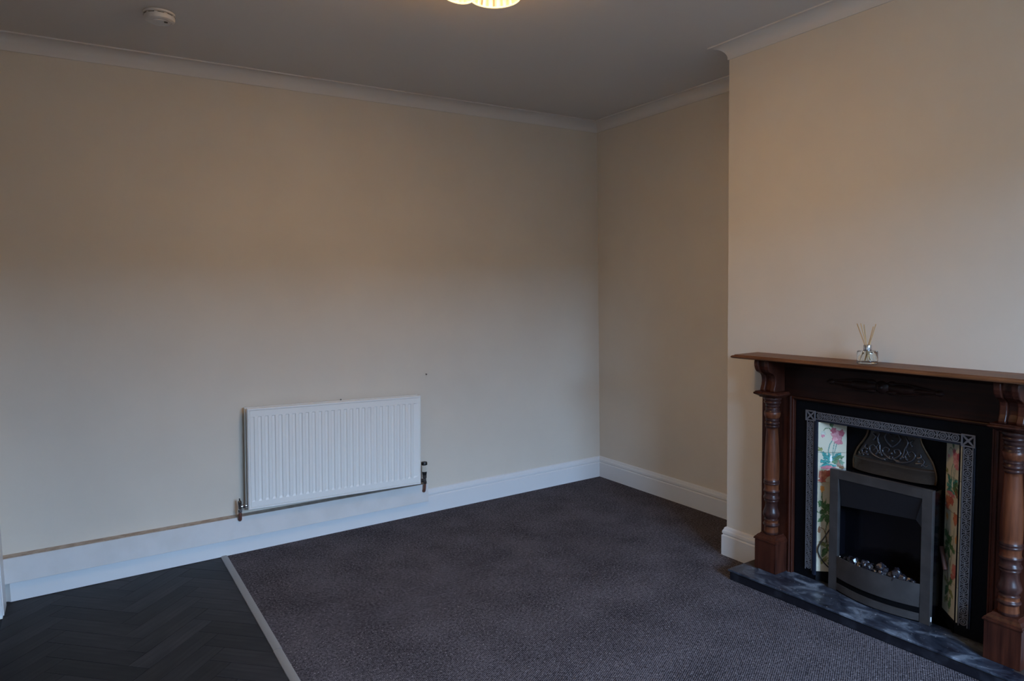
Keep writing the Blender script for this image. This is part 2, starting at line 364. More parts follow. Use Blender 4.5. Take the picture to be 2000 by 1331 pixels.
nt.links.new(tr.outputs[0], mxs.inputs[1]); nt.links.new(gl.outputs[0], mxs.inputs[2]); nt.links.new(mxs.outputs[0], nt.nodes['Material Output'].inputs['Surface'])
for xa, xb in ((WX0 + fw, xm - 0.03), (xm + 0.03, WX1 - fw)):
    bm = bmesh.new(); bx(bm, xa, xb, YF - 0.172, YF - 0.168, WZ0 + fw, WZ1 - fw); obj('pane', bm, MPANE, win)

# mouldings round the room outline (clockwise seen from above, room on the right-hand side)
PATH = [(XL, YF), (XL, 0), (0, 0), (0, CY0), (CX, CY0), (CX, CY1), (0, CY1), (0, YF)]
cov = [(0, H), (0, H - 0.061), (0.005, H - 0.061), (0.005, H - 0.0565)]
for k in range(1, 10):
    t = math.pi / 2 * k / 9
    cov.append((0.064 - 0.059 * math.cos(t), H - 0.0565 + 0.0505 * math.sin(t)))
cov += [(0.069, H - 0.006), (0.069, H)]
for i in range(len(PATH)):
    struct(sweep('trim_%d' % (i + 1), PATH, cov, MCEIL, i))
sk = [(0, 0), (0.018, 0), (0.018, 0.096), (0.0165, 0.099), (0.013, 0.100), (0.013, 0.104), (0.0155, 0.108), (0.0160, 0.114), (0.0145, 0.121), (0.0105, 0.126), (0.0095, 0.131), (0.0075, 0.136), (0.003, 0.139), (0, 0.140)]
sk = [(a, b) for a, b in sk][::-1]
names = ['baseboard_left', 'baseboard_back', 'baseboard_right', 'baseboard_chimney_side', 'baseboard_chimney', 'baseboard_chimney_end', 'baseboard_right_front', 'baseboard_front']
struct(sweep('baseboard_left', PATH, sk, MGLOSS, 0, end=(DY1 - 0.075)))
for i in (1, 2, 3, 6, 7): struct(sweep(names[i], PATH, sk, MGLOSS, i))
struct(sweep('baseboard_chimney', PATH, sk, MGLOSS, 4, end=-((-1.6795) - CY1)))
struct(sweep('baseboard_chimney_front', PATH, sk, MGLOSS, 4, start=(CY0 + 2.705)))
struct(sweep('baseboard_chimney_end', PATH, sk, MGLOSS, 5))

# boxed-in pipes: painted board with a brown dusty top, over the upper skirting
bm = bmesh.new()
A = [bm.verts.new(p) for p in ((XL, 0, .200), (XL, -.045, .200), (XL, -.045, .090), (XL, 0, .090))]
B = [bm.verts.new(p) for p in ((-1.335, 0, .184), (-1.335, -.045, .184), (-1.335, -.045, .079), (-1.335, 0, .079))]
bm.faces.new(A[::-1]); bm.faces.new(B)
for j in range(4): bm.faces.new((A[j], A[(j + 1) % 4], B[(j + 1) % 4], B[j]))
bd = struct(obj('trim_9', bm, MBOARD, bevel=0.0015))
bm = bmesh.new()
A = [bm.verts.new(p) for p in ((XL, -.0005, .2004), (XL, -.0445, .2004), (XL, -.0445, .2025), (XL, -.0005, .2045))]
B = [bm.verts.new(p) for p in ((-1.36, -.0005, .1846), (-1.36, -.0445, .1846), (-1.36, -.0445, .1860), (-1.36, -.0005, .1875))]
bm.faces.new(A[::-1]); bm.faces.new(B)
for j in range(4): bm.faces.new((A[j], A[(j + 1) % 4], B[(j + 1) % 4], B[j]))
obj('dusty_ledge', bm, MDUST, bd, label='brown dusty top edge')

# door casing and dark door at the far left
bm = bmesh.new(); bx(bm, XL, XL + 0.004, DY0 + 0.001, -0.0451, 0, DH + 0.05); bx(bm, XL - T, XL, DY0 - 0.012, DY0, 0, DH)
bx(bm, XL, XL + 0.015, DY1 - 0.07, DY1, 0, DH + 0.07); bx(bm, XL, XL + 0.004, DY1, DY0, DH, DH + 0.05); bx(bm, XL - T, XL, DY1, DY1 + 0.012, 0, DH)
struct(obj('trim_10', bm, MGLOSS))
bm = bmesh.new(); bx(bm, XL - 0.075, XL - 0.035, DY1 + 0.014, DY0 - 0.014, 0.0, DH - 0.002)
dr = struct(obj('door_1', bm, MDOOR, bevel=0.002))
for za, zb in ((0.15, 0.85), (1.0, 1.9)):
    for ya_, yb_ in ((DY1 + 0.12, -0.63), (-0.55, DY0 - 0.12)):
        bm = bmesh.new(); bx(bm, XL - 0.036, XL - 0.028, ya_, yb_, za, zb); obj('door_panel', bm, MDOOR, dr, bevel=0.006)
bm = bmesh.new(); lathe(bm, [(0, 0), (0.024, 0.0), (0.024, 0.004), (0.01, 0.01), (0.01, 0.03), (0.024, 0.045), (0.026, 0.055), (0.018, 0.066), (0, 0.07)], XL - 0.035, DY1 + 0.08, 20, 'X', 1.0)
obj('door_knob', bm, MOLDCHROME, dr, smooth=True)

# ------------------------------------------------------------------ floors
XS = -2.452                                   # threshold line between vinyl and carpet
bm = bmesh.new()                               # carpet, cut round hearth
cp = [(XS, 0.0), (0, 0), (0, CY0), (CX, CY0), (CX, CY1), (0, CY1), (0, YF), (XS, YF)]
vs = [bm.verts.new((x, y, 0)) for x, y in cp]; bm.faces.new(vs)
r = bmesh.ops.extrude_face_region(bm, geom=bm.faces[:]); bmesh.ops.translate(bm, verts=[v for v in r['geom'] if isinstance(v, bmesh.types.BMVert)], vec=(0, 0, -0.012))
tag(obj('carpet', bm, MCARPET), 'dark grey ribbed cord carpet covering the floor in front of the fireplace', 'carpet')
# threshold strip in two lengths
for n_, (ya_, yb_) in enumerate(((-1.086, -0.019), (YF + 0.02, -1.088))):
    bm = bmesh.new()
    dx = -0.0015 * n_
    prism(bm, [(XS - .016 + dx, -.003), (XS - .015 + dx, .0015), (XS - .009 + dx, .0045), (XS + .009 + dx, .0050), (XS + .015 + dx, .002), (XS + .016 + dx, 0.0)], 'Y', ya_, yb_)
    struct(obj('trim_%d' % (11 + n_), bm, MALU, autosmooth=30))
# herringbone vinyl planks, each its own piece, clipped to the strip of floor
PW, PL = 0.088, 0.352
def clip(poly, f):
    out = []
    for i in range(len(poly)):
        a, b_ = poly[i], poly[(i + 1) % len(poly)]; fa, fb = f(a), f(b_)
        if fa >= 0: out.append(a)
        if (fa >= 0) != (fb >= 0):
            t = fa / (fa - fb); out.append((a[0] + (b_[0] - a[0]) * t, a[1] + (b_[1] - a[1]) * t))
    return out
c45 = math.sqrt(.5)
def rot(p): return (p[0] * c45 - p[1] * c45 - 2.86, p[0] * c45 + p[1] * c45 - 1.2)
yk = -3.6; g = 0.0009
cnt = 0
n4 = 4
cells = {}
for j in range(-70, 70):
    for k in range(-20, 20):
        # horizontal planks: row j starts at x = (j + 2*n4*k); vertical planks: column i mirrored
        x = j + 2 * n4 * k
        rects = [(x, j, x + n4, j + 1, 0), (x + n4, j - n4 + 1, x + n4 + 1, j + 1, 1)]
        for x0, y0, x1, y1, vert in rects:
            q = [(x0 * PW + g, y0 * PW + g), (x1 * PW - g, y0 * PW + g), (x1 * PW - g, y1 * PW - g), (x0 * PW + g, y1 * PW - g)]
            P = [rot(p) for p in q]
            if max(p[0] for p in P) < XL or min(p[0] for p in P) > XS or max(p[1] for p in P) < yk or min(p[1] for p in P) > 0: continue
            P = clip(P, lambda p: p[0] - XL - 0.0005); P = clip(P, lambda p: XS - 0.010 - p[0]) if P else P
            P = clip(P, lambda p: -0.0005 - p[1]) if P else P; P = clip(P, lambda p: p[1] - yk) if P else P
            if len(P) < 3: continue
            ar = abs(sum(P[a][0] * P[(a + 1) % len(P)][1] - P[(a + 1) % len(P)][0] * P[a][1] for a in range(len(P)))) / 2
            if ar < 4e-5: continue
            cx_ = sum(p[0] for p in P) / len(P); cy_ = sum(p[1] for p in P) / len(P)
            ang = math.radians(45 if not vert else 135); ca, sa = math.cos(-ang), math.sin(-ang)
            loc = [((p[0] - cx_) * ca - (p[1] - cy_) * sa, (p[0] - cx_) * sa + (p[1] - cy_) * ca) for p in P]
            dz = random.uniform(0, 0.0005)
            bm = bmesh.new(); prism(bm, loc, 'Z', -0.010, 0.0)
            bmesh.ops.recalc_face_normals(bm, faces=bm.faces[:])
            me = bpy.data.meshes.new('plank'); bm.to_mesh(me); bm.free(); me.materials.append(MPLANK)
            o = bpy.data.objects.new('plank', me); C.objects.link(o); o.parent = floor
            o.location = (cx_, cy_, dz - 0.0022); o.rotation_euler = (0, 0, ang); cnt += 1
bm = bmesh.new(); bx(bm, XL, XS - 0.01, YF, yk, -0.012, -0.002); obj('vinyl_sheet', bm, MPLANK, floor)

# ------------------------------------------------------------------ radiator
RT = math.radians(-1.75)
rad = thing('radiator', 'white ribbed panel radiator mounted on the back wall above the pipe boxing', 'radiator', (-1.863, 0, 0.474))
RW, RH = 0.938, 0.510
def heightpanel(yf, W_, H_, flip=1, depth=0.0035):
    bm = bmesh.new()
    pitch = 0.0337; nf = int((W_ - 0.05) / pitch); x0 = -nf * pitch / 2
    xs = [-W_ / 2, -W_ / 2 + 0.004, -W_ / 2 + 0.012, -W_ / 2 + 0.0135, -W_ / 2 + 0.015]
    prof = [(0.0, 0), (0.10, 1), (0.52, 1), (0.64, 0)]
    for k in range(nf):
        for t, h in prof: xs.append(x0 + (k + t) * pitch)
    xs += [W_ / 2 - 0.015, W_ / 2 - 0.0135, W_ / 2 - 0.012, W_ / 2 - 0.004, W_ / 2]
    zs = [-H_ / 2, -H_ / 2 + 0.003, -H_ / 2 + 0.010, -H_ / 2 + 0.012, -H_ / 2 + 0.0135, -H_ / 2 + 0.040, -H_ / 2 + 0.050, H_ / 2 - 0.046, H_ / 2 - 0.042, H_ / 2 - 0.0135, H_ / 2 - 0.012, H_ / 2 - 0.010, H_ / 2 - 0.003, H_ / 2]
    def hgt(ix, iz):
        x, z = xs[ix], zs[iz]
        edge = min(W_ / 2 - abs(x), H_ / 2 - abs(z))
        if edge < 0.0005: return 0.004
        if edge < 0.0105: return 0.0
        if edge < 0.0125: return 0.0045
        h = 0.0012
        flat = 5 <= ix < len(xs) - 5 and prof[(ix - 5) % 4][1] == 1
        if 6 <= iz <= 7 and 5 <= ix < len(xs) - 5: h = 0.0 if flat else 0.0048
        return h
    V = [[bm.verts.new((x, yf + flip * hgt(i, j), z)) for j, z in enumerate(zs)] for i, x in enumerate(xs)]
    for i in range(len(xs) - 1):
        for j in range(len(zs) - 1): bm.faces.new((V[i][j], V[i + 1][j], V[i + 1][j + 1], V[i][j + 1]))
    # back skin
    yb_ = yf + flip * 0.016
    Bv = [[bm.verts.new((x, yb_, z)) for z in (-H_ / 2, H_ / 2)] for x in (-W_ / 2, W_ / 2)]
    bm.faces.new((Bv[0][0], Bv[0][1], Bv[1][1], Bv[1][0]))
    bm.faces.new([V[i][0] for i in range(len(xs))] + [Bv[1][0], Bv[0][0]]); bm.faces.new([V[i][-1] for i in range(len(xs))] + [Bv[1][1], Bv[0][1]])
    bm.faces.new([V[0][j] for j in range(len(zs))] + [Bv[0][1], Bv[0][0]]); bm.faces.new([V[-1][j] for j in range(len(zs))] + [Bv[1][1], Bv[1][0]])
    return bm
def radpart(name, bm, m, **k):
    bm.transform(Matrix.Translation(rad.location) @ Matrix.Rotation(-RT, 4, 'Y'))
    return obj(name, bm, m, rad, **k)
radpart('front_panel', heightpanel(-0.094, RW, RH), MRAD)
bm = heightpanel(0, RW, RH); bmesh.ops.scale(bm, vec=(1, -1, 1), verts=bm.verts[:]); bmesh.ops.translate(bm, vec=(-0.004, -0.036, 0.0), verts=bm.verts[:])
radpart('back_panel', bm, MRAD)
for x in (-0.30, 0.30):
    bm = bmesh.new(); bx(bm, x - 0.012, x + 0.012, -0.0355, -0.0008, -0.2, 0.2); bx(bm, x - 0.012, x + 0.012, -0.0765, -0.054, 0.17, 0.21); radpart('bracket', bm, MRAD)
for x in (-RW / 2 + 0.03, RW / 2 - 0.03):
    for z in (-RH / 2 + 0.03, RH / 2 - 0.03):
        bm = bmesh.new(); lathe(bm, [(0.012, -0.077), (0.012, -0.052)], x, 0, 12, 'Y', z); radpart('tapping', bm, MRAD, smooth=False)
bm = bmesh.new(); lathe(bm, [(0, 0), (0.004, 0), (0.004, 0.008), (0, 0.009)], 0.02, -0.045, 10, 'Z', RH / 2 - 0.002); radpart('bleed_pin', bm, MOLDCHROME)

# thermostatic valve, right of the radiator
VX, VY = -1.364, -0.062
tv = thing('thermostatic_valve', 'grey and black thermostatic valve on a copper pipe at the right end of the radiator', 'valve', (VX, VY, 0.145))
bm = bmesh.new(); lathe(bm, [(0, .304), (0.016, .304), (0.0175, .306), (0.0175, .316), (0.0155, .321), (0.006, .322), (0, .3215)], VX, VY, 28); obj('cap', bm, MBLKPLASTIC, tv, autosmooth=30, label='black cap with a pale dot')
bm = bmesh.new()
n = 28; rings = []
for z in (.266, .303):
    rings.append([bm.verts.new((VX + math.cos(2 * math.pi * k / (2 * n)) * (.0172 if k % 2 else .0158), VY + math.sin(2 * math.pi * k / (2 * n)) * (.0172 if k % 2 else .0158), z)) for k in range(2 * n)])
bm.faces.new(rings[0][::-1]); bm.faces.new(rings[1])
for k in range(2 * n): bm.faces.new((rings[0][k], rings[0][(k + 1) % (2 * n)], rings[1][(k + 1) % (2 * n)], rings[1][k]))
obj('grip', bm, MGREYPL, tv, label='grey ribbed grip')
bm = bmesh.new(); lathe(bm, [(0.011, .244), (0.0125, .250), (0.0135, .258), (0.0145, .2655)], VX, VY, 20); obj('collar', bm, MBLKPLASTIC, tv, autosmooth=30)
bm = bmesh.new(); lathe(bm, [(0.009, .192), (0.011, .196), (0.011, .206), (0.009, .208), (0.0085, .225), (0.0115, .228), (0.0115, .2435)], VX, VY, 12)
tube(bm, [(VX, VY, .215), (-1.398, VY, .215)], [0.009, 0.009], 12); tube(bm, [(-1.380, VY, .215), (-1.392, VY, .215)], 0.012, 6)
obj('valve_body', bm, MOLDCHROME, tv, autosmooth=30)
bm = bmesh.new(); tube(bm, smoothpts([(VX, VY, .192), (VX - .002, VY, .168), (VX - .003, VY + .003, .152), (VX - .003, VY + .012, .146), (VX - .003, VY + .034, .145)], 5), 0.0075, 12); obj('pipe', bm, MCOPPER, tv, smooth=True)
# lockshield valve, left
LX, LY = -2.374, -0.062
lv = thing('lockshield_valve', 'small chrome lockshield valve at the lower left corner of the radiator', 'valve', (LX, LY, 0.18))
bm = bmesh.new(); lathe(bm, [(0.0075, .262), (0.009, .266), (0.009, .276), (0.006, .281), (0.0035, .283), (0.0035, .293), (0, .2935)], LX, LY, 16); obj('cap', bm, MOLDCHROME, lv, autosmooth=30)
bm = bmesh.new(); lathe(bm, [(0.0095, .222), (0.0115, .225), (0.0115, .238), (0.0085, .240), (0.0085, .262)], LX, LY, 12)
tube(bm, [(LX, LY, .251), (-2.330, LY, .251)], 0.0065, 12); tube(bm, [(-2.361, LY, .251), (-2.348, LY, .251)], 0.011, 6)
obj('valve_body', bm, MCHROME, lv, autosmooth=30)
bm = bmesh.new(); tube(bm, smoothpts([(LX, LY, .222), (LX - .001, LY, .200), (LX - .001, LY + .004, .186), (LX - .001, LY + .014, .182), (LX - .001, LY + .034, .181)], 5), 0.0085, 12); obj('pipe', bm, MCOPPER, lv, smooth=True)

# ------------------------------------------------------------------ hearth
he = thing('hearth', 'veined blue grey marble hearth slab on the carpet under the fireplace', 'hearth', (-0.52, YC, 0))
HL, HR = -1.629, -2.751
bm = bmesh.new()
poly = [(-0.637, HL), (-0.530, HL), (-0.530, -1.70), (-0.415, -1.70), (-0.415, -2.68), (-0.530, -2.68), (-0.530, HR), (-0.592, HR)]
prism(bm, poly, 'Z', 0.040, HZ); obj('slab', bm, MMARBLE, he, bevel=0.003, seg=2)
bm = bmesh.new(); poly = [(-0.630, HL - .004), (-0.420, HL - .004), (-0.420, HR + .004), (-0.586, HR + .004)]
prism(bm, poly, 'Z', 0.0, 0.0395); obj('base', bm, mat('shaded marble edge', (0.008, 0.008, 0.012), 0.4, 0, 0.25, noise=(16, (0.022, 0.024, 0.032), 0.5, 0.7)), he, bevel=0.005)  # same marble as the slab, with the front's shade put into its colour
bm = bmesh.new(); bx(bm, -0.5295, -0.4315, -1.6995, HL, 0.040, 0.0485); obj('fillet', bm, MBROWN, he, label='dark brown strip behind the marble'); bm = bmesh.new(); bx(bm, -0.5295, -0.4315, HR, -2.6805, 0.040, 0.0485); obj('fillet', bm, MBROWN, he, label='dark brown strip behind the marble')

# ------------------------------------------------------------------ wooden surround
ws = thing('fireplace_surround', 'dark mahogany mantelpiece with turned columns around the fireplace', 'mantelpiece', (-0.46, YC, HZ))
BX = -0.445                                     # face of the flat boards
PYs = [-1.737, 2 * YC + 1.737]                  # column axes
def m_y(y, s): return y if s == 0 else 2 * YC - y
def shelf_profile():
    return [(CX, .987), (CX, 1.001), (-.572, 1.001), (-.574, .9985), (-.5735, .9975), (-.578, .9965), (-.583, .993), (-.5835, .989), (-.580, .9855), (-.575, .984), (CX, .984)][1:]
# shelf with moulded front and mitred ends
bm = bmesh.new()
sl, sr = -1.593, 2 * YC + 1.593
edge = [(0.0, 1.0005), (0.010, 1.0005), (0.0105, .9985), (0.009, .997), (0.003, .9955), (0.000, .992), (0.0005, .988), (0.004, .985), (0.010, .9835)]
rings = []
for d, z in [(0.012, 1.0005), (0.012, .9985), (0.010, .9975), (0.004, .996), (0.0005, .993), (0.0, .990), (0.0015, .987), (0.006, .9845), (0.012, .984)]:
    x = -.583 + d
    rings.append([bm.verts.new(p) for p in ((CX, sl - d, z), (x, sl - d, z), (x, sr + d, z), (CX, sr + d, z))])
for a, b_ in zip(rings, rings[1:]):
    for k in range(4): bm.faces.new((a[k], a[(k + 1) % 4], b_[(k + 1) % 4], b_[k]))
bm.faces.new(rings[0]); bm.faces.new(rings[-1][::-1])
obj('shelf', bm, MSHELF, ws, autosmooth=50, label='lighter brown mantel shelf with a moulded edge')
# frieze board and bed moulding below the shelf
bm = bmesh.new(); bx(bm, BX, CX, 2 * YC + 1.657, -1.657, .828, .984); obj('frieze', bm, MWOODH, ws, bevel=0.002)
bm = bmesh.new(); prism(bm, [(BX, .984), (-.475, .984), (-.473, .977), (-.462, .970), (-.452, .962), (BX, .957)], 'Y', 2 * YC + 1.79, -1.79); obj('bed_moulding', bm, MWOODH, ws, autosmooth=60)
# lintel edge over the opening: thin bead
bm = bmesh.new(); prism(bm, [(BX, .828), (BX - .004, .826), (BX - .005, .821), (BX - .003, .816), (BX + .004, .814), (CX, .814), (CX, .828)], 'Y', 2 * YC + 1.816, -1.816); obj('lintel_bead', bm, MWOODH, ws, autosmooth=60)
for s in (0, 1):
    yo, yi = m_y(-1.657, s), m_y(-1.816, s)
    bm = bmesh.new(); bx(bm, BX, CX, min(yo, yi), max(yo, yi), HZ, .828); obj('jamb_board', bm, MWOODV, ws, bevel=0.002)
    # vertical half-round mouldings on the jamb beside the column
    for yy, rr in ((-1.7995, .0065), (-1.812, .0035)):
        bm = bmesh.new(); y_ = m_y(yy, s)
        prism(bm, [(BX + .001 - rr * math.sin(a), y_ + rr * math.cos(a)) for a in [math.pi * k / 8 for k in range(9)]], 'Z', HZ, .826)
        obj('jamb_bead', bm, MWOODV, ws, autosmooth=50)
    yc = m_y(-1.737, s)
    # plinth block and its stepped cap
    bm = bmesh.new(); bx(bm, -.523, BX, yc - .054, yc + .054, HZ, .181); obj('plinth', bm, MWOODV, ws, bevel=0.0015)
    bm = bmesh.new(); rg = []
    for e, z in ((0.0, .181), (.004, .183), (.004, .188), (0.001, .190), (.001, .193), (-.003, .196), (-.008, .203), (-.016, .209), (-.017, .212)):
        x0, x1, y0, y1 = -.523 - e, BX, yc - .054 - e, yc + .054 + e
        rg.append([bm.verts.new(p) for p in ((x0, y0, z), (x1, y0, z), (x1, y1, z), (x0, y1, z))])
    for a, b_ in zip(rg, rg[1:]):
        for k in range(4): bm.faces.new((a[k], a[(k + 1) % 4], b_[(k + 1) % 4], b_[k]))
    bm.faces.new(rg[0][::-1]); bm.faces.new(rg[-1]); obj('plinth_cap', bm, MWOODV, ws)
    # turned column
    prof = [(.0285, .212), (.030, .214), (.030, .222), (.029, .232), (.0285, .246), (.030, .249), (.034, .252), (.0345, .256), (.032, .259), (.030, .262), (.0285, .268), (.030, .272), (.031, .275), (.026, .279),
            (.0265, .283), (.031, .288), (.0345, .296), (.0350, .304), (.033, .313), (.029, .324), (.0265, .336), (.0258, .348), (.0275, .356), (.0300, .359), (.0300, .363), (.0275, .366), (.0330, .369), (.0340, .373), (.0330, .377), (.0295, .381), (.0285, .390), (.0290, .398), (.0330, .401), (.0335, .405), (.0310, .408),
            (.0295, .414), (.0300, .428), (.0310, .434), (.0330, .436), (.0335, .440), (.0315, .443), (.0330, .446), (.0325, .451), (.0305, .454), (.0315, .470), (.0318, .500), (.0310, .540), (.0290, .590), (.0262, .640), (.0240, .675), (.0238, .684),
            (.0270, .686), (.0290, .690), (.0285, .695), (.0255, .697), (.0280, .700), (.0305, .703), (.0305, .707), (.0280, .710), (.0260, .714), (.0280, .717), (.0285, .720), (.0270, .723), (.0285, .728), (.0325, .736), (.0340, .745), (.0330, .754), (.0290, .760), (.0275, .763), (.0290, .766), (.0285, .771), (.0265, .774), (.0290, .778), (.0300, .783), (.0285, .787),
            (.0300, .789), (.0340, .792), (.0355, .796), (.0345, .800), (.0310, .803), (.0330, .806), (.0365, .809), (.0370, .814), (.0360, .818)]
    bm = bmesh.new(); lathe(bm, prof, -.482, yc, 36)
    for f in bm.faces:
        zc = f.calc_center_median().z
        if not any(a_ < zc < b_ for a_, b_ in ((.459, .682), (.409, .434), (.729, .757), (.222, .247), (.264, .274))): f.material_index = 1
    obj('column', bm, [MCOL, MCOLD], ws, autosmooth=60)
    # square capital with a moulded edge
    bm = bmesh.new(); rg = []
    for e, z in ((-.014, .818), (-.012, .822), (-.004, .827), (.004, .831), (.0055, .835), (.004, .839), (.0, .841), (0, .844)):
        x0, x1, y0, y1 = -.529 - e, BX, yc - .055 - e, yc + .055 + e
        rg.append([bm.verts.new(p) for p in ((x0, y0, z), (x1, y0, z), (x1, y1, z), (x0, y1, z))])
    for a, b_ in zip(rg, rg[1:]):
        for k in range(4): bm.faces.new((a[k], a[(k + 1) % 4], b_[(k + 1) % 4], b_[k]))
    bm.faces.new(rg[0][::-1]); bm.faces.new(rg[-1]); obj('capital', bm, MWOODV, ws, autosmooth=60)
    # scrolled corbel: two outer cheeks and a narrower tongue between
    sil = [(BX, .984), (-.561, .984), (-.563, .972), (-.562, .958), (-.557, .944), (-.548, .933), (-.536, .927), (-.524, .922), (-.516, .914), (-.512, .903), (-.511, .888), (-.513, .874), (-.518, .862), (-.521, .853), (-.519, .844), (BX, .844)]
    bm = bmesh.new(); prism(bm, sil, 'Y', yc - .036, yc - .014); prism(bm, sil, 'Y', yc + .014, yc + .036); obj('corbel', bm, MWOODV, ws, bevel=0.004, seg=3)
    sil2 = [(a if a == BX else a + .012, b_) for a, b_ in sil]
    bm = bmesh.new(); prism(bm, sil2, 'Y', yc - .014, yc + .014); obj('corbel_tongue', bm, MWOODV, ws, bevel=0.002)
# carved spindle ornament on the frieze
bm = bmesh.new()
def ell(bm, y, z, ry, rz, h, n=24):
    c = bm.verts.new((BX - h, y, z)); pr = [c]
    r1 = [bm.verts.new((BX - h * .75, y + ry * .6 * math.cos(2 * math.pi * k / n), z + rz * .6 * math.sin(2 * math.pi * k / n))) for k in range(n)]
    r2 = [bm.verts.new((BX + .0005, y + ry * math.cos(2 * math.pi * k / n), z + rz * math.sin(2 * math.pi * k / n))) for k in range(n)]
    for k in range(n):
        bm.faces.new((c, r1[k], r1[(k + 1) % n])); bm.faces.new((r1[k], r2[k], r2[(k + 1) % n], r1[(k + 1) % n]))
ell(bm, YC, .908, .026, .026, .012); ell(bm, YC, .908, .012, .012, .018)
for sg in (-1, 1):
    ell(bm, YC + sg * .075, .908, .055, .019, .009); ell(bm, YC + sg * .150, .908, .050, .009, .006); ell(bm, YC + sg * .205, .908, .016, .012, .008)
    ell(bm, YC + sg * .040, .925, .018, .010, .007); ell(bm, YC + sg * .040, .891, .018, .010, .007)
    for zz in (.016, -.016):
        tube(bm, smoothpts([(BX - .002, YC + sg * .02, .908 + zz), (BX - .004, YC + sg * .09, .908 + zz * 1.25), (BX - .003, YC + sg * .17, .908 + zz * .55), (BX - .001, YC + sg * .222, .908)], 5), .0032, 6)
obj('applique', bm, MWOODH, ws, smooth=True, label='carved spindle ornament')

# ------------------------------------------------------------------ cast iron insert
ci = thing('fireplace_insert', 'black cast iron fireplace insert with silvery fretwork border and floral tiles', 'fireplace', (-0.43, YC, HZ))
IX = -0.4355
IL, IR = -1.8172, 2 * YC + 1.8172
bm = bmesh.new()
ol, orr = -1.922, 2 * YC + 1.922                    # edge where the tiled cheeks start
bx(bm, IX + .004, CX - .001, ol, IL, HZ, .813); bx(bm, IX + .004, CX - .001, IR, orr, HZ, .813); bx(bm, IX + .004, CX - .001, orr, ol, .733, .813)
obj('face_plate', bm, MIRON, ci, bevel=0.002)
bm = bmesh.new()                                     # raised inner lip beside the border
bx(bm, IX - .006, IX + .0045, -1.9235, -1.909, .075, .735); bx(bm, IX - .0015, IX + .0045, -2.5125, -2.5068, .085, .735)
bx(bm, IX - .001, IX + .0045, 2 * YC + 1.909, -1.909, .7345, .741)
obj('inner_lip', bm, mat('iron with blue sheen', (0.010, 0.014, 0.026), 0.3, 0, 0.35), ci, bevel=0.002)  # black iron; the window's blue reflection is put into this colour
# fretwork bands
def flatring(bm, u, v, r0, r1, h, M3, n=20):
    P = []
    for r, d in ((r0, 0), (r0, h), (r1, h), (r1, 0)):
        P.append([bm.verts.new(M3(u + r * math.cos(2 * math.pi * k / n), v + r * math.sin(2 * math.pi * k / n), d)) for k in range(n)])
    for a, b_ in zip(P, P[1:]):
        for k in range(n): bm.faces.new((a[k], a[(k + 1) % n], b_[(k + 1) % n], b_[k]))
def flatpoly(bm, pts, h, M3):
    A = [bm.verts.new(M3(u, v, h)) for u, v in pts]; B = [bm.verts.new(M3(u, v, 0)) for u, v in pts]
    bm.faces.new(A)
    for k in range(len(pts)): bm.faces.new((A[k], A[(k + 1) % len(pts)], B[(k + 1) % len(pts)], B[k]))
def band(L_, W_, M3, n):
    bm = bmesh.new(); h = .003; ed = .0032
    flatpoly(bm, [(0, 0), (L_, 0), (L_, ed), (0, ed)], h, M3); flatpoly(bm, [(0, W_ - ed), (L_, W_ - ed), (L_, W_), (0, W_)], h, M3)
    flatpoly(bm, [(0, ed), (L_, ed), (L_, W_ - ed), (0, W_ - ed)], .0004, M3)
    bm.faces.ensure_lookup_table()
    for f in bm.faces[-5:]: f.material_index = 1
    p = L_ / n; R_ = W_ / 2 - ed * .7
    for k in range(n):
        u = (k + .5) * p; v = W_ / 2
        flatring(bm, u, v, R_ - .0033, R_, h, M3); flatring(bm, u, v, R_ * .30, R_ * .55, h, M3, 14)
        flatring(bm, u, v, .0001, .0012, h * 1.2, M3, 8)
        if k < n:
            uu = (k + 1) * p if k < n - 1 else None
            if uu is None: continue
            a = (p / 2 - R_) + R_ * .42; w = .0016
            q = R_ * 1.05
            star = [(uu - a, v), (uu - w, v + .0028), (uu - a * .55, v + q), (uu - a * .25, v + q), (uu, v + .004), (uu + a * .25, v + q), (uu + a * .55, v + q), (uu + w, v + .0028),
                    (uu + a, v), (uu + w, v - .0028), (uu + a * .55, v - q), (uu + a * .25, v - q), (uu, v - .004), (uu - a * .25, v - q), (uu - a * .55, v - q), (uu - w, v - .0028)]
            flatpoly(bm, star[::-1], h * .9, M3)
    return bm
BW = .032
def MV(y0, sgn=1): return lambda u, v, d: (IX - d, y0 - v, .733 - u)
obj('fret_band', band(.645, BW, MV(-1.8740), 17), [MFRET, MIRON], ci)
obj('fret_band', band(.645, BW, MV(2 * YC + 1.8740 + BW), 17), [MFRET, MIRON], ci)
MH = lambda u, v, d: (IX - d - .0006, -1.913 - u, .742 + v)
obj('fret_band', band(2 * (2.19 - 1.913), .0315, MH, 14), [MFRET, MIRON], ci)
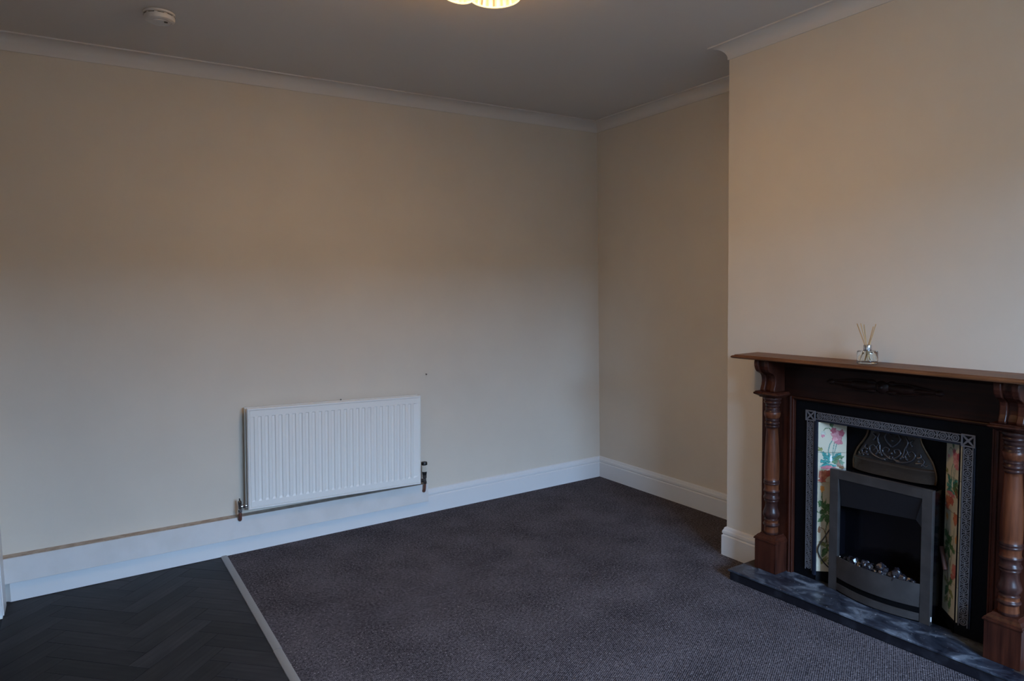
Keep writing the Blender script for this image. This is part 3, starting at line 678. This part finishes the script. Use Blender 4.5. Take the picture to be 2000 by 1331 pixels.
def corner(y0):
    bm = bmesh.new(); q = .0445; M3 = lambda u, v, d: (IX - d - .0012, y0 - u, .732 + v)
    ed = .005; h = .004
    flatpoly(bm, [(0, 0), (q, 0), (q, ed), (0, ed)], h, M3); flatpoly(bm, [(0, q - ed), (q, q - ed), (q, q), (0, q)], h, M3)
    flatpoly(bm, [(0, ed), (ed, ed), (ed, q - ed), (0, q - ed)], h, M3); flatpoly(bm, [(q - ed, ed), (q, ed), (q, q - ed), (q - ed, q - ed)], h, M3)
    flatpoly(bm, [(ed, ed), (q - ed, ed), (q - ed, q - ed), (ed, q - ed)], .0004, M3)
    bm.faces.ensure_lookup_table()
    for f in bm.faces[-5:]: f.material_index = 1
    c = q / 2; a = c - ed + .0005; w = .0042
    st = []
    for k in range(4):
        t = math.pi / 4 + k * math.pi / 2
        for dd, rr in ((-.16, a * 1.38), (.16, a * 1.38), (math.pi / 4, w * 1.15)):
            st.append((c + max(-a, min(a, rr * math.cos(t + dd))), c + max(-a, min(a, rr * math.sin(t + dd)))))
    flatpoly(bm, st, h * .9, M3)
    return bm
obj('corner_block', corner(-1.8685), [MFRET, MIRON], ci); obj('corner_block', corner(2 * YC + 1.8685 + .0445), [MFRET, MIRON], ci)
# plain iron foot under the cheeks
bm = bmesh.new()
prism(bm, [(IX + .001, ol), (-.350, -1.998), (-.335, -1.998), (-.335, ol + .02), (CX - .001, ol + .02), (CX - .001, ol)], 'Z', HZ, .0905)
obj('foot', bm, MIRON, ci); bm = bmesh.new()
prism(bm, [(IX + .001, orr), (-.350, 2 * YC + 1.998), (-.335, 2 * YC + 1.998), (-.335, orr - .02), (CX - .001, orr - .02), (CX - .001, orr)], 'Z', HZ, .0905)
obj('foot', bm, MIRON, ci)

# painted tiles: colour of a point, u across (cm, 0..11), v down from the top (cm, 0..62)
def hsh(a, b_): 
    x = math.sin(a * 127.1 + b_ * 311.7) * 43758.5453; return x - math.floor(x)
def vn(x, y):
    i, j = math.floor(x), math.floor(y); fx, fy = x - i, y - j; fx = fx * fx * (3 - 2 * fx); fy = fy * fy * (3 - 2 * fy)
    return (hsh(i, j) * (1 - fx) + hsh(i + 1, j) * fx) * (1 - fy) + (hsh(i, j + 1) * (1 - fx) + hsh(i + 1, j + 1) * fx) * fy
CREAM = (.53, .49, .37); PINK = (.44, .12, .15); DPINK = (.30, .045, .07); RED = (.32, .055, .04); TEAL = (.035, .19, .17); GREEN = (.06, .13, .05); OR = (.62, .25, .05); BRN = (.16, .08, .035); OLIVE = (.18, .19, .06)
def seg_d(px, py, a, b_):
    ax, ay = a; bx_, by = b_; dx, dy = bx_ - ax, by - ay; t = max(0, min(1, ((px - ax) * dx + (py - ay) * dy) / (dx * dx + dy * dy + 1e-9)))
    return math.hypot(px - ax - dx * t, py - ay - dy * t), t
STEMS = [([(2.1, 3.4), (2.8, 2.5), (4.0, 2.4), (5.2, 3.3)], .16, GREEN), ([(5.6, 7.4), (4.6, 9.0), (4.1, 11.2), (4.0, 13.5)], .17, TEAL), ([(6.3, 8.3), (5.9, 11), (5.6, 14.5)], .13, TEAL),
         ([(7.2, 9), (6.6, 11.5), (5.7, 14.8)], .13, TEAL), ([(1.9, 28.6), (1.7, 31), (2.4, 34)], .2, GREEN), ([(4.2, 40), (3.4, 45), (3.9, 52)], .16, GREEN), ([(1.4, 43.6), (2.8, 44.2), (3.8, 47.5), (4.6, 53)], .16, BRN),
         ([(7.6, 30), (7.0, 36), (5.4, 44)], .16, GREEN)]
LEAVES = [((5.2, -.3), (5.6, 2.2), .8, GREEN), ((4.2, 15.6), (1.2, 12.0), .9, TEAL), ((3.9, 16.2), (.2, 15.9), .8, TEAL), ((4.4, 15.6), (4.0, 12.2), .8, TEAL), ((5.6, 15.4), (9.4, 12.2), 1.0, TEAL), ((6.6, 14.8), (10.6, 13.6), .9, GREEN),
          ((6.2, 16.0), (10.5, 16.8), 1.0, GREEN), ((5.0, 17.0), (.6, 18.0), .7, TEAL), ((5.2, 17.2), (7.4, 18.6), .7, TEAL), ((7.8, 16.0), (9.6, 19.5), .9, BRN), ((.2, 10.4), (2.0, 11.8), .9, OLIVE),
          ((2.6, 35.6), (.3, 31.8), .9, GREEN), ((2.8, 36), (3.4, 31.5), .8, GREEN), ((3.0, 36.5), (6.4, 33.0), 1.1, GREEN), ((3.2, 37), (.2, 37.2), .8, GREEN), ((3.0, 38), (.6, 41.4), .8, GREEN), ((3.6, 38), (4.6, 42.4), 1.0, GREEN), ((4.6, 37), (8.6, 38.4), 1.1, GREEN),
          ((3.6, 51), (.4, 49.2), .7, OLIVE), ((4.0, 52), (2.4, 55.8), 1.0, GREEN), ((4.6, 51), (7.6, 48.0), 1.0, GREEN), ((5.0, 53), (8.6, 54.6), 1.1, OLIVE), ((4.0, 56), (1.4, 59.0), .9, OLIVE), ((6.0, 55.5), (5.4, 60.5), 1.0, GREEN)]
FLOW = [(7.3, 5.6, 2.6, 2.5, PINK, (.58, .34, .33)), (5.9, 3.4, 1.3, 1.3, DPINK, PINK), (9.0, 4.4, 1.3, 1.5, DPINK, PINK), (8.0, 8.2, 1.8, 1.0, PINK, (.56, .24, .27)), (6.6, 7.0, 1.3, 1.0, PINK, (.8, .5, .5)),
        (2.0, 4.7, 1.05, 1.0, (.30, .36, .30), (.62, .60, .50)), (1.8, 5.7, .8, .7, PINK, (.7, .3, .35)), (3.8, 18.6, 2.6, .9, PINK, (.56, .22, .24)), (6.3, 18.9, 1.2, .7, PINK, (.56, .22, .24)),
        (2.5, 21.6, 2.5, 2.0, RED, (.62, .28, .16)), (4.9, 21.0, 1.8, 1.7, RED, (.55, .16, .12)), (1.8, 24.0, 1.7, 1.0, RED, (.55, .2, .12)), (1.9, 27.4, .95, 1.5, OR, (.7, .38, .1)), (.9, 44.6, .7, 1.5, BRN, (.3, .15, .08)),
        (8.2, 26.4, 1.9, 2.4, RED, (.60, .25, .1)), (8.6, 44.5, 2.1, 2.6, RED, (.55, .2, .16)), (7.2, 47.4, 1.6, 1.2, RED, (.5, .2, .15)), (5.1, 15.0, .55, 1.6, (.70, .74, .68), (.8, .8, .74)), (9.4, 33.5, 1.2, 1.7, OR, (.6, .3, .1))]
def tcol(u, v):
    c = CREAM
    w = (vn(u * 1.3 + 5, v * 1.3) - .5) * 1.1; w2 = (vn(u * 1.4, v * 1.4 + 9) - .5) * 1.1
    for pts, th, col in STEMS:
        for a, b_ in zip(pts, pts[1:]):
            if seg_d(u, v, a, b_)[0] < th: c = col
    for a, b_, wd, col in LEAVES:
        d, t = seg_d(u + w, v + w2, a, b_)
        if d < wd * math.sin(math.pi * min(1, .15 + t * .85)) * (.7 + .6 * vn(u * 3, v * 3)):
            k = .6 + .9 * vn(u * 2.4 + 3, v * 2.4); c = tuple(min(1, q * k) for q in col)
            if d < .12: c = tuple(q * 1.8 for q in col)
    for x, y, rx, ry, c1, c2 in FLOW:
        a = math.atan2(v - y, u - x); rr = math.hypot((u - x) / rx, (v - y) / ry)
        lim = .88 + .13 * math.sin(5 * a + x * 3) + .16 * (vn(u * 2.2, v * 2.2) - .5)
        if rr < lim:
            k = vn(u * 1.6 + x, v * 1.6 + y) * .6 + .5 * abs(math.sin(3.5 * a + rr * 2.5)) * .6; k = max(0, min(1, k))
            c = tuple(p * (1 - k) + q * k for p, q in zip(c1, c2))
            if rr > lim - .08: c = c1
    return c
TZ0, TZ1 = .0915, .7315; TH = (TZ1 - TZ0) / 5
def tiles(s):
    yo, xo = (ol - .001, IX + .0015) if s == 0 else (2 * YC + 1.998, -.350)
    yi, xi = (-1.998, -.350) if s == 0 else (orr - .010, IX + .0015)
    P0 = Vector((xo, yo)); P1 = Vector((xi, yi)); d = (P1 - P0); Lw = d.length; d.normalize(); nrm = Vector((d.y, -d.x))
    if nrm.x > 0: nrm = -nrm
    for k in range(5):
        NU, NV = 64, 72
        zt = TZ1 - k * TH; g_ = .0008
        bm = bmesh.new(); lay = bm.loops.layers.float_color.new('print')
        V = []; COL = {}
        for i in range(NU + 1):
            row = []
            for j in range(NV + 1):
                a = g_ + (Lw - 2 * g_) * i / NU; z = zt - g_ - (TH - 2 * g_) * j / NV
                e = min(i, NU - i, j, NV - j); dep = .006
                p = P0 + d * a + nrm * (dep - .005)
                v = bm.verts.new((p.x, p.y, z)); COL[v] = tcol(11 * i / NU, 12.4 * (k + j / NV)); row.append(v)
            V.append(row)
        for i in range(NU):
            for j in range(NV): bm.faces.new((V[i][j], V[i + 1][j], V[i + 1][j + 1], V[i][j + 1]))
        # sides and back
        ring = [V[i][0] for i in range(NU + 1)] + [V[NU][j] for j in range(1, NV + 1)] + [V[i][NV] for i in range(NU - 1, -1, -1)] + [V[0][j] for j in range(NV - 1, 0, -1)]
        bk = []
        for v in ring:
            nv = bm.verts.new((v.co.x - nrm.x * .006, v.co.y - nrm.y * .006, v.co.z)); COL[nv] = CREAM; bk.append(nv)
        for a in range(len(ring)): bm.faces.new((ring[a], ring[(a + 1) % len(ring)], bk[(a + 1) % len(ring)], bk[a]))
        for f in bm.faces:
            for l in f.loops: l[lay] = (*COL[l.vert], 1)
        lb = ['with a pink poppy and a drooping bud', 'with teal leaves', 'with a red flower', 'with an orange bud over green leaves', 'with low green leaves'][k]
        obj('tile', bm, MTILE, ci, label='cream glazed tile ' + lb)
    bm = bmesh.new(); a = P0 - nrm * .0062; b_ = P1 - nrm * .0062; c_ = P1 - nrm * .010; e_ = P0 - nrm * .010
    prism(bm, [(a.x, a.y), (b_.x, b_.y), (c_.x, c_.y), (e_.x, e_.y)], 'Z', .091, .7325); obj('tile_bed', bm, MGROUT, ci)
tiles(0); tiles(1)
# recessed iron back with the arched hood
bm = bmesh.new(); yl, yr = -1.997, 2 * YC + 1.997
bx(bm, -.345, -.335, -2.035, yl, HZ, .7325); bx(bm, -.345, -.335, yr, 2 * YC + 2.035, HZ, .7325); bx(bm, -.345, -.335, 2 * YC + 2.035, -2.035, .56, .7325)
bx(bm, -.30, -.29, yr, yl, HZ, .56); bx(bm, -.345, IX + .03, orr, ol, .7326, .7330); bx(bm, IX + .004, -.30, orr, ol, .733, .74)
obj('back_plate', bm, MIRON, ci)
hb = [(-.157, .548), (-.160, .575), (-.156, .600), (-.143, .634), (-.121, .668), (-.106, .695), (-.099, .724)]
hl = smoothpts([(0, a, z) for a, z in hb], 5)
bm = bmesh.new(); V = []
NS = 16
for k in range(NS + 1):
    t = -1 + 2 * k / NS
    V.append([bm.verts.new((-.347 - .030 * (1 - t ** 4) * (1 - (p.z - .548) / .24), YC - t * p.y * -1, p.z)) for p in hl])
for k in range(NS):
    for j in range(len(hl) - 1): bm.faces.new((V[k][j], V[k + 1][j], V[k + 1][j + 1], V[k][j + 1]))
hood = obj('hood', bm, MHOOD, ci, smooth=True, label='dark cast hood with scrollwork')
MRIM = mat('worn brass rim', (0.10, 0.062, 0.032), 0.38, 0.6)
for sg in (-1, 1):
    bm = bmesh.new(); tube(bm, [(-.352, YC + sg * p.y, p.z) for p in hl], .0040, 8); obj('hood_rim', bm, MRIM, hood, smooth=True)
def hx(y, z):
    t = (y - YC) / .157; return -.347 - .030 * (1 - min(1, abs(t)) ** 4) * (1 - (z - .548) / .24)
bm = bmesh.new(); V = []
for k in range(25):
    y = YC - .156 + .312 * k / 24
    V.append([bm.verts.new((hx(y, z) - d_, y, z)) for z, d_ in ((.5485, .001), (.549, .007), (.590, .007), (.594, .010), (.600, .010), (.604, .001))])
for k in range(24):
    for j in range(5): bm.faces.new((V[k][j], V[k + 1][j], V[k + 1][j + 1], V[k][j + 1]))
obj('hood_lip', bm, MBRONZE, hood, autosmooth=40, label='bronzed lip')
bm = bmesh.new()
sc = [[(0, .618), (.02, .628), (.035, .645), (.025, .660), (.010, .655), (.014, .643)], [(.02, .612), (.05, .615), (.078, .628), (.088, .648), (.075, .662), (.062, .652), (.070, .640)],
      [(.05, .668), (.058, .690), (.050, .712)], [(.09, .618), (.112, .622), (.125, .613), (.135, .622)], [(0, .665), (.018, .680), (.030, .700), (.020, .716), (.006, .708)], [(.035, .625), (.045, .645), (.048, .668)], [(.062, .625), (.052, .640), (.060, .655), (.050, .668)], [(.075, .680), (.066, .695), (.078, .705)], [(.110, .612), (.120, .630), (.112, .640)], [(.004, .628), (.014, .618), (.030, .616), (.040, .612)], [(.095, .640), (.108, .645), (.104, .658)]]
for sg in (-1, 1):
    for pts in sc:
        pp = smoothpts([(hx(YC + sg * a, z) - .001, YC + sg * a, z) for a, z in pts], 5)
        tube(bm, pp, [.0046 - .0024 * i / len(pp) for i in range(len(pp))], 6)
for a, z in ((0, .640), (0, .69), (.045, .634), (-.045, .634), (.1, .628), (-.1, .628)):
    bmesh.ops.create_icosphere(bm, subdivisions=2, radius=.006, matrix=Matrix.Translation((hx(YC + a, z), YC + a, z)))
obj('scrollwork', bm, mat('worn raised iron', (0.075, 0.075, 0.085), 0.3, 0.7), hood, smooth=True)

# ------------------------------------------------------------------ electric fire
ef = thing('electric_fire', 'brushed steel framed electric fire with a bowed lower panel, standing in the iron insert', 'fire', (-0.44, YC, HZ))
FL, FR, FB, FT = -1.990, -2.387, .0505, .553; FX = -.452; FC = (FL + FR) / 2
bm = bmesh.new(); w = .037
bx(bm, FX, FX + .018, FL - w, FL, FB, FT); bx(bm, FX, FX + .018, FR, FR + w, FB, FT); bx(bm, FX, FX + .018, FR + w, FL - w, FT - w, FT)
bmesh.ops.remove_doubles(bm, verts=bm.verts[:], dist=1e-5)
obj('frame', bm, MSTEEL, ef, bevel=0.0015)
bm = bmesh.new()
bx(bm, -.362, -.358, FR + .012, FL - .012, FB + .01, FT - .012)
bx(bm, FX + .018, -.362, FL - .016, FL - .012, FB + .01, FT - .012); bx(bm, FX + .018, -.362, FR + .012, FR + .016, FB + .01, FT - .012)
bx(bm, FX + .018, -.362, FR + .016, FL - .016, FT - .016, FT - .012)
obj('casing', bm, MGLOSSBLACK, ef)
bm = bmesh.new(); bx(bm, FX + .004, -.363, FR + .017, FL - .017, .172, .180); obj('fuel_bed', bm, MMATBLACK, ef)
# sloping canopy inside the opening
bm = bmesh.new()
a = [(FX + .004, FL - w - .001, FT - w - .001), (FX + .004, FR + w + .001, FT - w - .001), (-.432, FR + w + .030, .426), (-.432, FL - w - .001, .402)]
b_ = [(x + .012, y, z + .006) for x, y, z in a]
A = [bm.verts.new(p) for p in a]; B = [bm.verts.new(p) for p in b_]
bm.faces.new(A); bm.faces.new(B[::-1])
for k in range(4): bm.faces.new((A[k], A[(k + 1) % 4], B[(k + 1) % 4], B[k]))
obj('canopy', bm, mat('satin black canopy', (0.010, 0.010, 0.012), 0.3), ef)
bm = bmesh.new()
a = [(FX + .005, FR + w + .001, FT - w - .004), (-.4335, FR + w + .029, .427), (FX + .010, FR + w + .001, .402)]
A = [bm.verts.new(p) for p in a]; B = [bm.verts.new((p[0] + .003, p[1], p[2])) for p in a]
bm.faces.new(A); bm.faces.new(B[::-1])
for k in range(3): bm.faces.new((A[k], A[(k + 1) % 3], B[(k + 1) % 3], B[k]))
obj('cheek', bm, mat('cheek with blue sheen', (0.030, 0.042, 0.065), 0.3, 0.3), ef)  # bluish reflection painted into the cheek's base colour
# bowed lower panel with its slot
def bow(y, k=.034): t = (y - FC) / (.5 * (FL - FR) - w); return FX - .001 - k * max(0, 1 - t * t)
def bowed(z0, z1, th, topdrop=0, k=.034):
    bm = bmesh.new(); V = []
    for i in range(33):
        y = FL - w - (FL - FR - 2 * w) * i / 32
        x = bow(y, k); V.append([bm.verts.new(p) for p in ((x, y, z0), (x, y, z1), (x + th, y, z1), (x + th, y, z0))])
    for a, b_ in zip(V, V[1:]):
        for q in range(4): bm.faces.new((a[q], a[(q + 1) % 4], b_[(q + 1) % 4], b_[q]))
    bm.faces.new(V[0]); bm.faces.new(V[-1][::-1]); return bm
obj('lower_panel', bowed(.108, .196, .004), MSTEEL, ef, autosmooth=40)
obj('lower_rail', bowed(.056, .085, .004), MSTEEL, ef, autosmooth=40)
obj('slot', bowed(.0505, .150, .004, k=.026), MMATBLACK, ef, autosmooth=40)
bm = bmesh.new(); V1 = []; V2 = []
for i in range(33):
    y = FL - w - (FL - FR - 2 * w) * i / 32; V1.append(bm.verts.new((bow(y) + .004, y, .180))); V2.append(bm.verts.new((FX + .03, y, .180)))
for i in range(32): bm.faces.new((V1[i], V1[i + 1], V2[i + 1], V2[i]))
obj('ember_tray', bm, MMATBLACK, ef)
# coals, each a lump of its own
lumps = [(-2.062, .188, .012), (-2.083, .193, .016), (-2.106, .200, .018), (-2.128, .192, .014), (-2.148, .203, .017), (-2.170, .196, .018), (-2.192, .192, .014), (-2.210, .212, .019), (-2.226, .198, .018), (-2.249, .196, .015), (-2.268, .204, .019), (-2.287, .192, .016), (-2.308, .190, .013),
         (-2.095, .188, .014), (-2.160, .188, .013), (-2.215, .189, .015), (-2.262, .189, .014), (-2.325, .187, .010)]
for i, (y, z, r0) in enumerate(lumps):
    bm = bmesh.new(); bmesh.ops.create_icosphere(bm, subdivisions=2, radius=r0)
    for v in bm.verts: v.co *= random.uniform(.72, 1.15)
    bmesh.ops.scale(bm, vec=(1.0, 1.0, random.uniform(.9, 1.25)), verts=bm.verts[:])
    xx = (bow(y) + .026 if i < 13 else bow(y) + .014) + random.uniform(-.003, .003)
    bmesh.ops.translate(bm, vec=(xx, y, z + .002), verts=bm.verts[:])
    obj('coal', bm, MCOAL, ef)
bm = bmesh.new(); bmesh.ops.create_icosphere(bm, subdivisions=2, radius=.003, matrix=Matrix.Translation((FX + .006, FL - w - .008, .196))); obj('glint_bead', bm, MCHROME, ef, smooth=True)  # chrome bead added in place of a small bright highlight
bm = bmesh.new(); bx(bm, FX + .004, FX + .009, FR - .003, FR + .0002, .066, .084); obj('corner_clip', bm, mat('white clip', (.8, .8, .8), .4), ef, bevel=0.001, label='small white clip')

# black cable behind the left side of the fire
bm = bmesh.new(); tube(bm, smoothpts([(-.395, -1.998, .36), (-.402, -1.980, .310), (-.416, -1.952, .250), (-.435, -1.932, .195), (-.430, -1.940, .155), (-.415, -1.962, .122), (-.400, -1.990, .102)], 8), .0026, 8)
tag(obj('power_cable', bm, MBLKPLASTIC, smooth=True), 'thin black cable looping out behind the left edge of the electric fire', 'cable')
bm = bmesh.new(); tube(bm, [(-.372, -2.3835, .330), (-.390, -2.399, .300), (-.408, -2.415, .262)], [.0075, .0075, .0075], 12)  # short slanting reddish rod beside the right cheek
tag(obj('reddish_rod', bm, mat('pinkish rod', (.075, .034, .028), .6)), 'dull reddish rod between the electric fire and the right hand tiles', 'pipe')

# ------------------------------------------------------------------ reed diffuser on the shelf
DX, DY, DZ = -.500, -2.163, 1.0006
rd = thing('reed_diffuser', 'clear glass reed diffuser with a silver collar standing on the mantel shelf', 'diffuser', (DX, DY, DZ))
out = [(0, 0), (.034, 0), (.0365, .002), (.0365, .010), (.0360, .040), (.0350, .047), (.033, .049), (.017, .0492), (.0125, .051), (.0118, .056), (.0118, .060)]
inn = [(.0095, .060), (.0095, .050), (.013, .042), (.020, .030), (.0235, .016), (.0240, .011), (.020, .008), (0, .008)]
bm = bmesh.new(); lathe(bm, out + inn, DX, DY, 40, 'Z', DZ); bmesh.ops.remove_doubles(bm, verts=bm.verts[:], dist=1e-6); obj('bottle', bm, MGLASS, rd, autosmooth=40)
bm = bmesh.new(); lathe(bm, [(.0122, .0495), (.0140, .0495), (.0145, .051), (.0145, .070), (.0138, .0715), (.0065, .0715), (.0065, .066), (.0122, .066)], DX, DY, 32, 'Z', DZ)
bm.faces.ensure_lookup_table(); obj('collar', bm, MCHROME, rd, autosmooth=30, label='silver collar')
for (ty, tz, tx), (by, bz) in zip([(.043, .150, .0), (.024, .152, -.008), (.020, .147, .008), (-.018, .141, .004), (-.033, .151, -.006)], [(-.012, .012), (-.010, .012), (-.006, .012), (.010, .012), (.011, .012)]):
    bm = bmesh.new(); tube(bm, [(DX - tx * .6, DY + by, DZ + bz), (DX + tx, DY + ty, DZ + tz)], .0018, 8); obj('reed', bm, MREED, rd)

# ------------------------------------------------------------------ small marks on the wall and floor
bm = bmesh.new(); tube(bm, [(-1.308, 0.002, .823), (-1.308, -.007, .820)], .0020, 8); lathe(bm, [(0, 0), (.0038, 0), (.0038, .0014), (0, .0016)], -1.308, -.0085, 10, 'Y', .820)
tag(obj('wall_nail', bm, MOLDCHROME), 'tiny dark nail in the back wall above the right end of the radiator', 'nail')

# ------------------------------------------------------------------ smoke detector
SX, SY = -2.668, -.572
sd = thing('smoke_detector', 'round white smoke detector on the ceiling near the back wall', 'smoke detector', (SX, SY, H))
bm = bmesh.new(); lathe(bm, [(.053, H - .0005), (.0555, H - .002), (.0555, H - .009), (.0525, H - .0105)], SX, SY, 40); obj('base', bm, MWHITEPL, sd, autosmooth=35)
bm = bmesh.new(); lathe(bm, [(.050, H - .0105), (.0545, H - .013), (.0545, H - .025), (.0515, H - .031), (.043, H - .0345), (.041, H - .0345), (.040, H - .033), (.030, H - .033), (.028, H - .0355), (0, H - .036)], SX, SY, 40); obj('cover', bm, MWHITEPL, sd, autosmooth=35)
for k in range(10):
    t = 2 * math.pi * k / 10; bm = bmesh.new()
    bx(bm, -.0115, .0115, .0538, .0549, H - .0155, H - .0135); bmesh.ops.rotate(bm, verts=bm.verts[:], cent=(0, 0, 0), matrix=Matrix.Rotation(t, 3, 'Z')); bmesh.ops.translate(bm, verts=bm.verts[:], vec=(SX, SY, 0))
    obj('vent_slot', bm, MBLKPLASTIC, sd)
bm = bmesh.new(); lathe(bm, [(0, H - .0362), (.007, H - .0362), (.007, H - .038), (0, H - .0385)], SX + .02, SY - .035 + .02, 16); obj('test_button', bm, MBLKPLASTIC, sd)

# ------------------------------------------------------------------ ceiling light
LXc, LYc = -1.80, -1.62
cl = thing('ceiling_light', 'lit ceiling light with ribbed amber glass shades hanging from the ceiling', 'ceiling light', (LXc, LYc, H))
bm = bmesh.new(); lathe(bm, [(.055, H - .0005), (.060, H - .004), (.058, H - .016), (.030, H - .026), (.012, H - .030), (0, H - .030)], LXc, LYc, 36); obj('ceiling_rose', bm, MCHROME, cl, autosmooth=35)
def shade(cx, cy, top, tilt_axis, tilt, q=1.0):
    Rm = Matrix.Translation((cx, cy, top)) @ Matrix.Rotation(tilt, 4, tilt_axis)
    n = 72; prof = [(a_ * q, z_) for a_, z_ in [(.022, 0), (.040, -.006), (.060, -.022), (.072, -.045), (.079, -.070), (.083, -.092)]]
    bm = bmesh.new(); rings = []
    def rr(r, k, inner): 
        a = (1 if k % 3 == 0 else -.2); return r * (1 + .022 * a) - (.003 if inner else 0)
    for inner in (0, 1):
        for r, z in (prof if not inner else prof[::-1]):
            rings.append([bm.verts.new(Rm @ Vector((rr(r, k, inner) * math.cos(2 * math.pi * k / n), rr(r, k, inner) * math.sin(2 * math.pi * k / n), z))) for k in range(n)])
    for a, b_ in zip(rings, rings[1:] + rings[:1]):
        for k in range(n): bm.faces.new((a[k], a[(k + 1) % n], b_[(k + 1) % n], b_[k]))
    bm.faces.ensure_lookup_table()
    for q_, f in enumerate(bm.faces):
        if (q_ % n) % 6 == 0: f.material_index = 1
    obj('shade', bm, [MRIB, MGROOVE], cl, autosmooth=20)
    bm = bmesh.new()
    ring = [Rm @ Vector((.0835 * q * math.cos(2 * math.pi * k / 48), .0835 * q * math.sin(2 * math.pi * k / 48), -.0925)) for k in range(49)]
    tube(bm, ring, .0032, 8, cap=False); obj('shade_rim', bm, MRIMG, cl, smooth=True)
    bm = bmesh.new(); bmesh.ops.create_uvsphere(bm, u_segments=20, v_segments=12, radius=.021, matrix=Rm @ Matrix.Translation((0, 0, -.050))); obj('bulb', bm, MBULB, cl, smooth=True)
    bm = bmesh.new(); tube(bm, smoothpts([(LXc, LYc, H - .022), ((LXc + cx) / 2, (LYc + cy) / 2, H - .030), (cx, cy, top + .012), Rm @ Vector((0, 0, -.002))], 5), .008, 10); lathe(bm, [(.020, -.002), (.022, 0), (.020, .010), (.006, .014)], cx, cy, 16, 'Z', top); obj('arm', bm, MCHROME, cl, smooth=True)
    ld = bpy.data.lights.new('bulb_light', 'POINT'); ld.energy = LAMP_POWER; ld.color = (1.0, 0.62, 0.27); ld.shadow_soft_size = .03
    lo = bpy.data.objects.new('bulb_light', ld); C.objects.link(lo); lo.parent = cl; lo.matrix_parent_inverse = Matrix.Translation(-cl.location); lo.location = Rm @ Vector((0, 0, -.085))
shade(-1.778, -1.607, H - .034, 'X', 0.0)
shade(-1.908, -1.620, H - .050, 'Y', math.radians(22), .88)
shade(-1.83, -1.765, H - .045, 'X', math.radians(-25), .86)
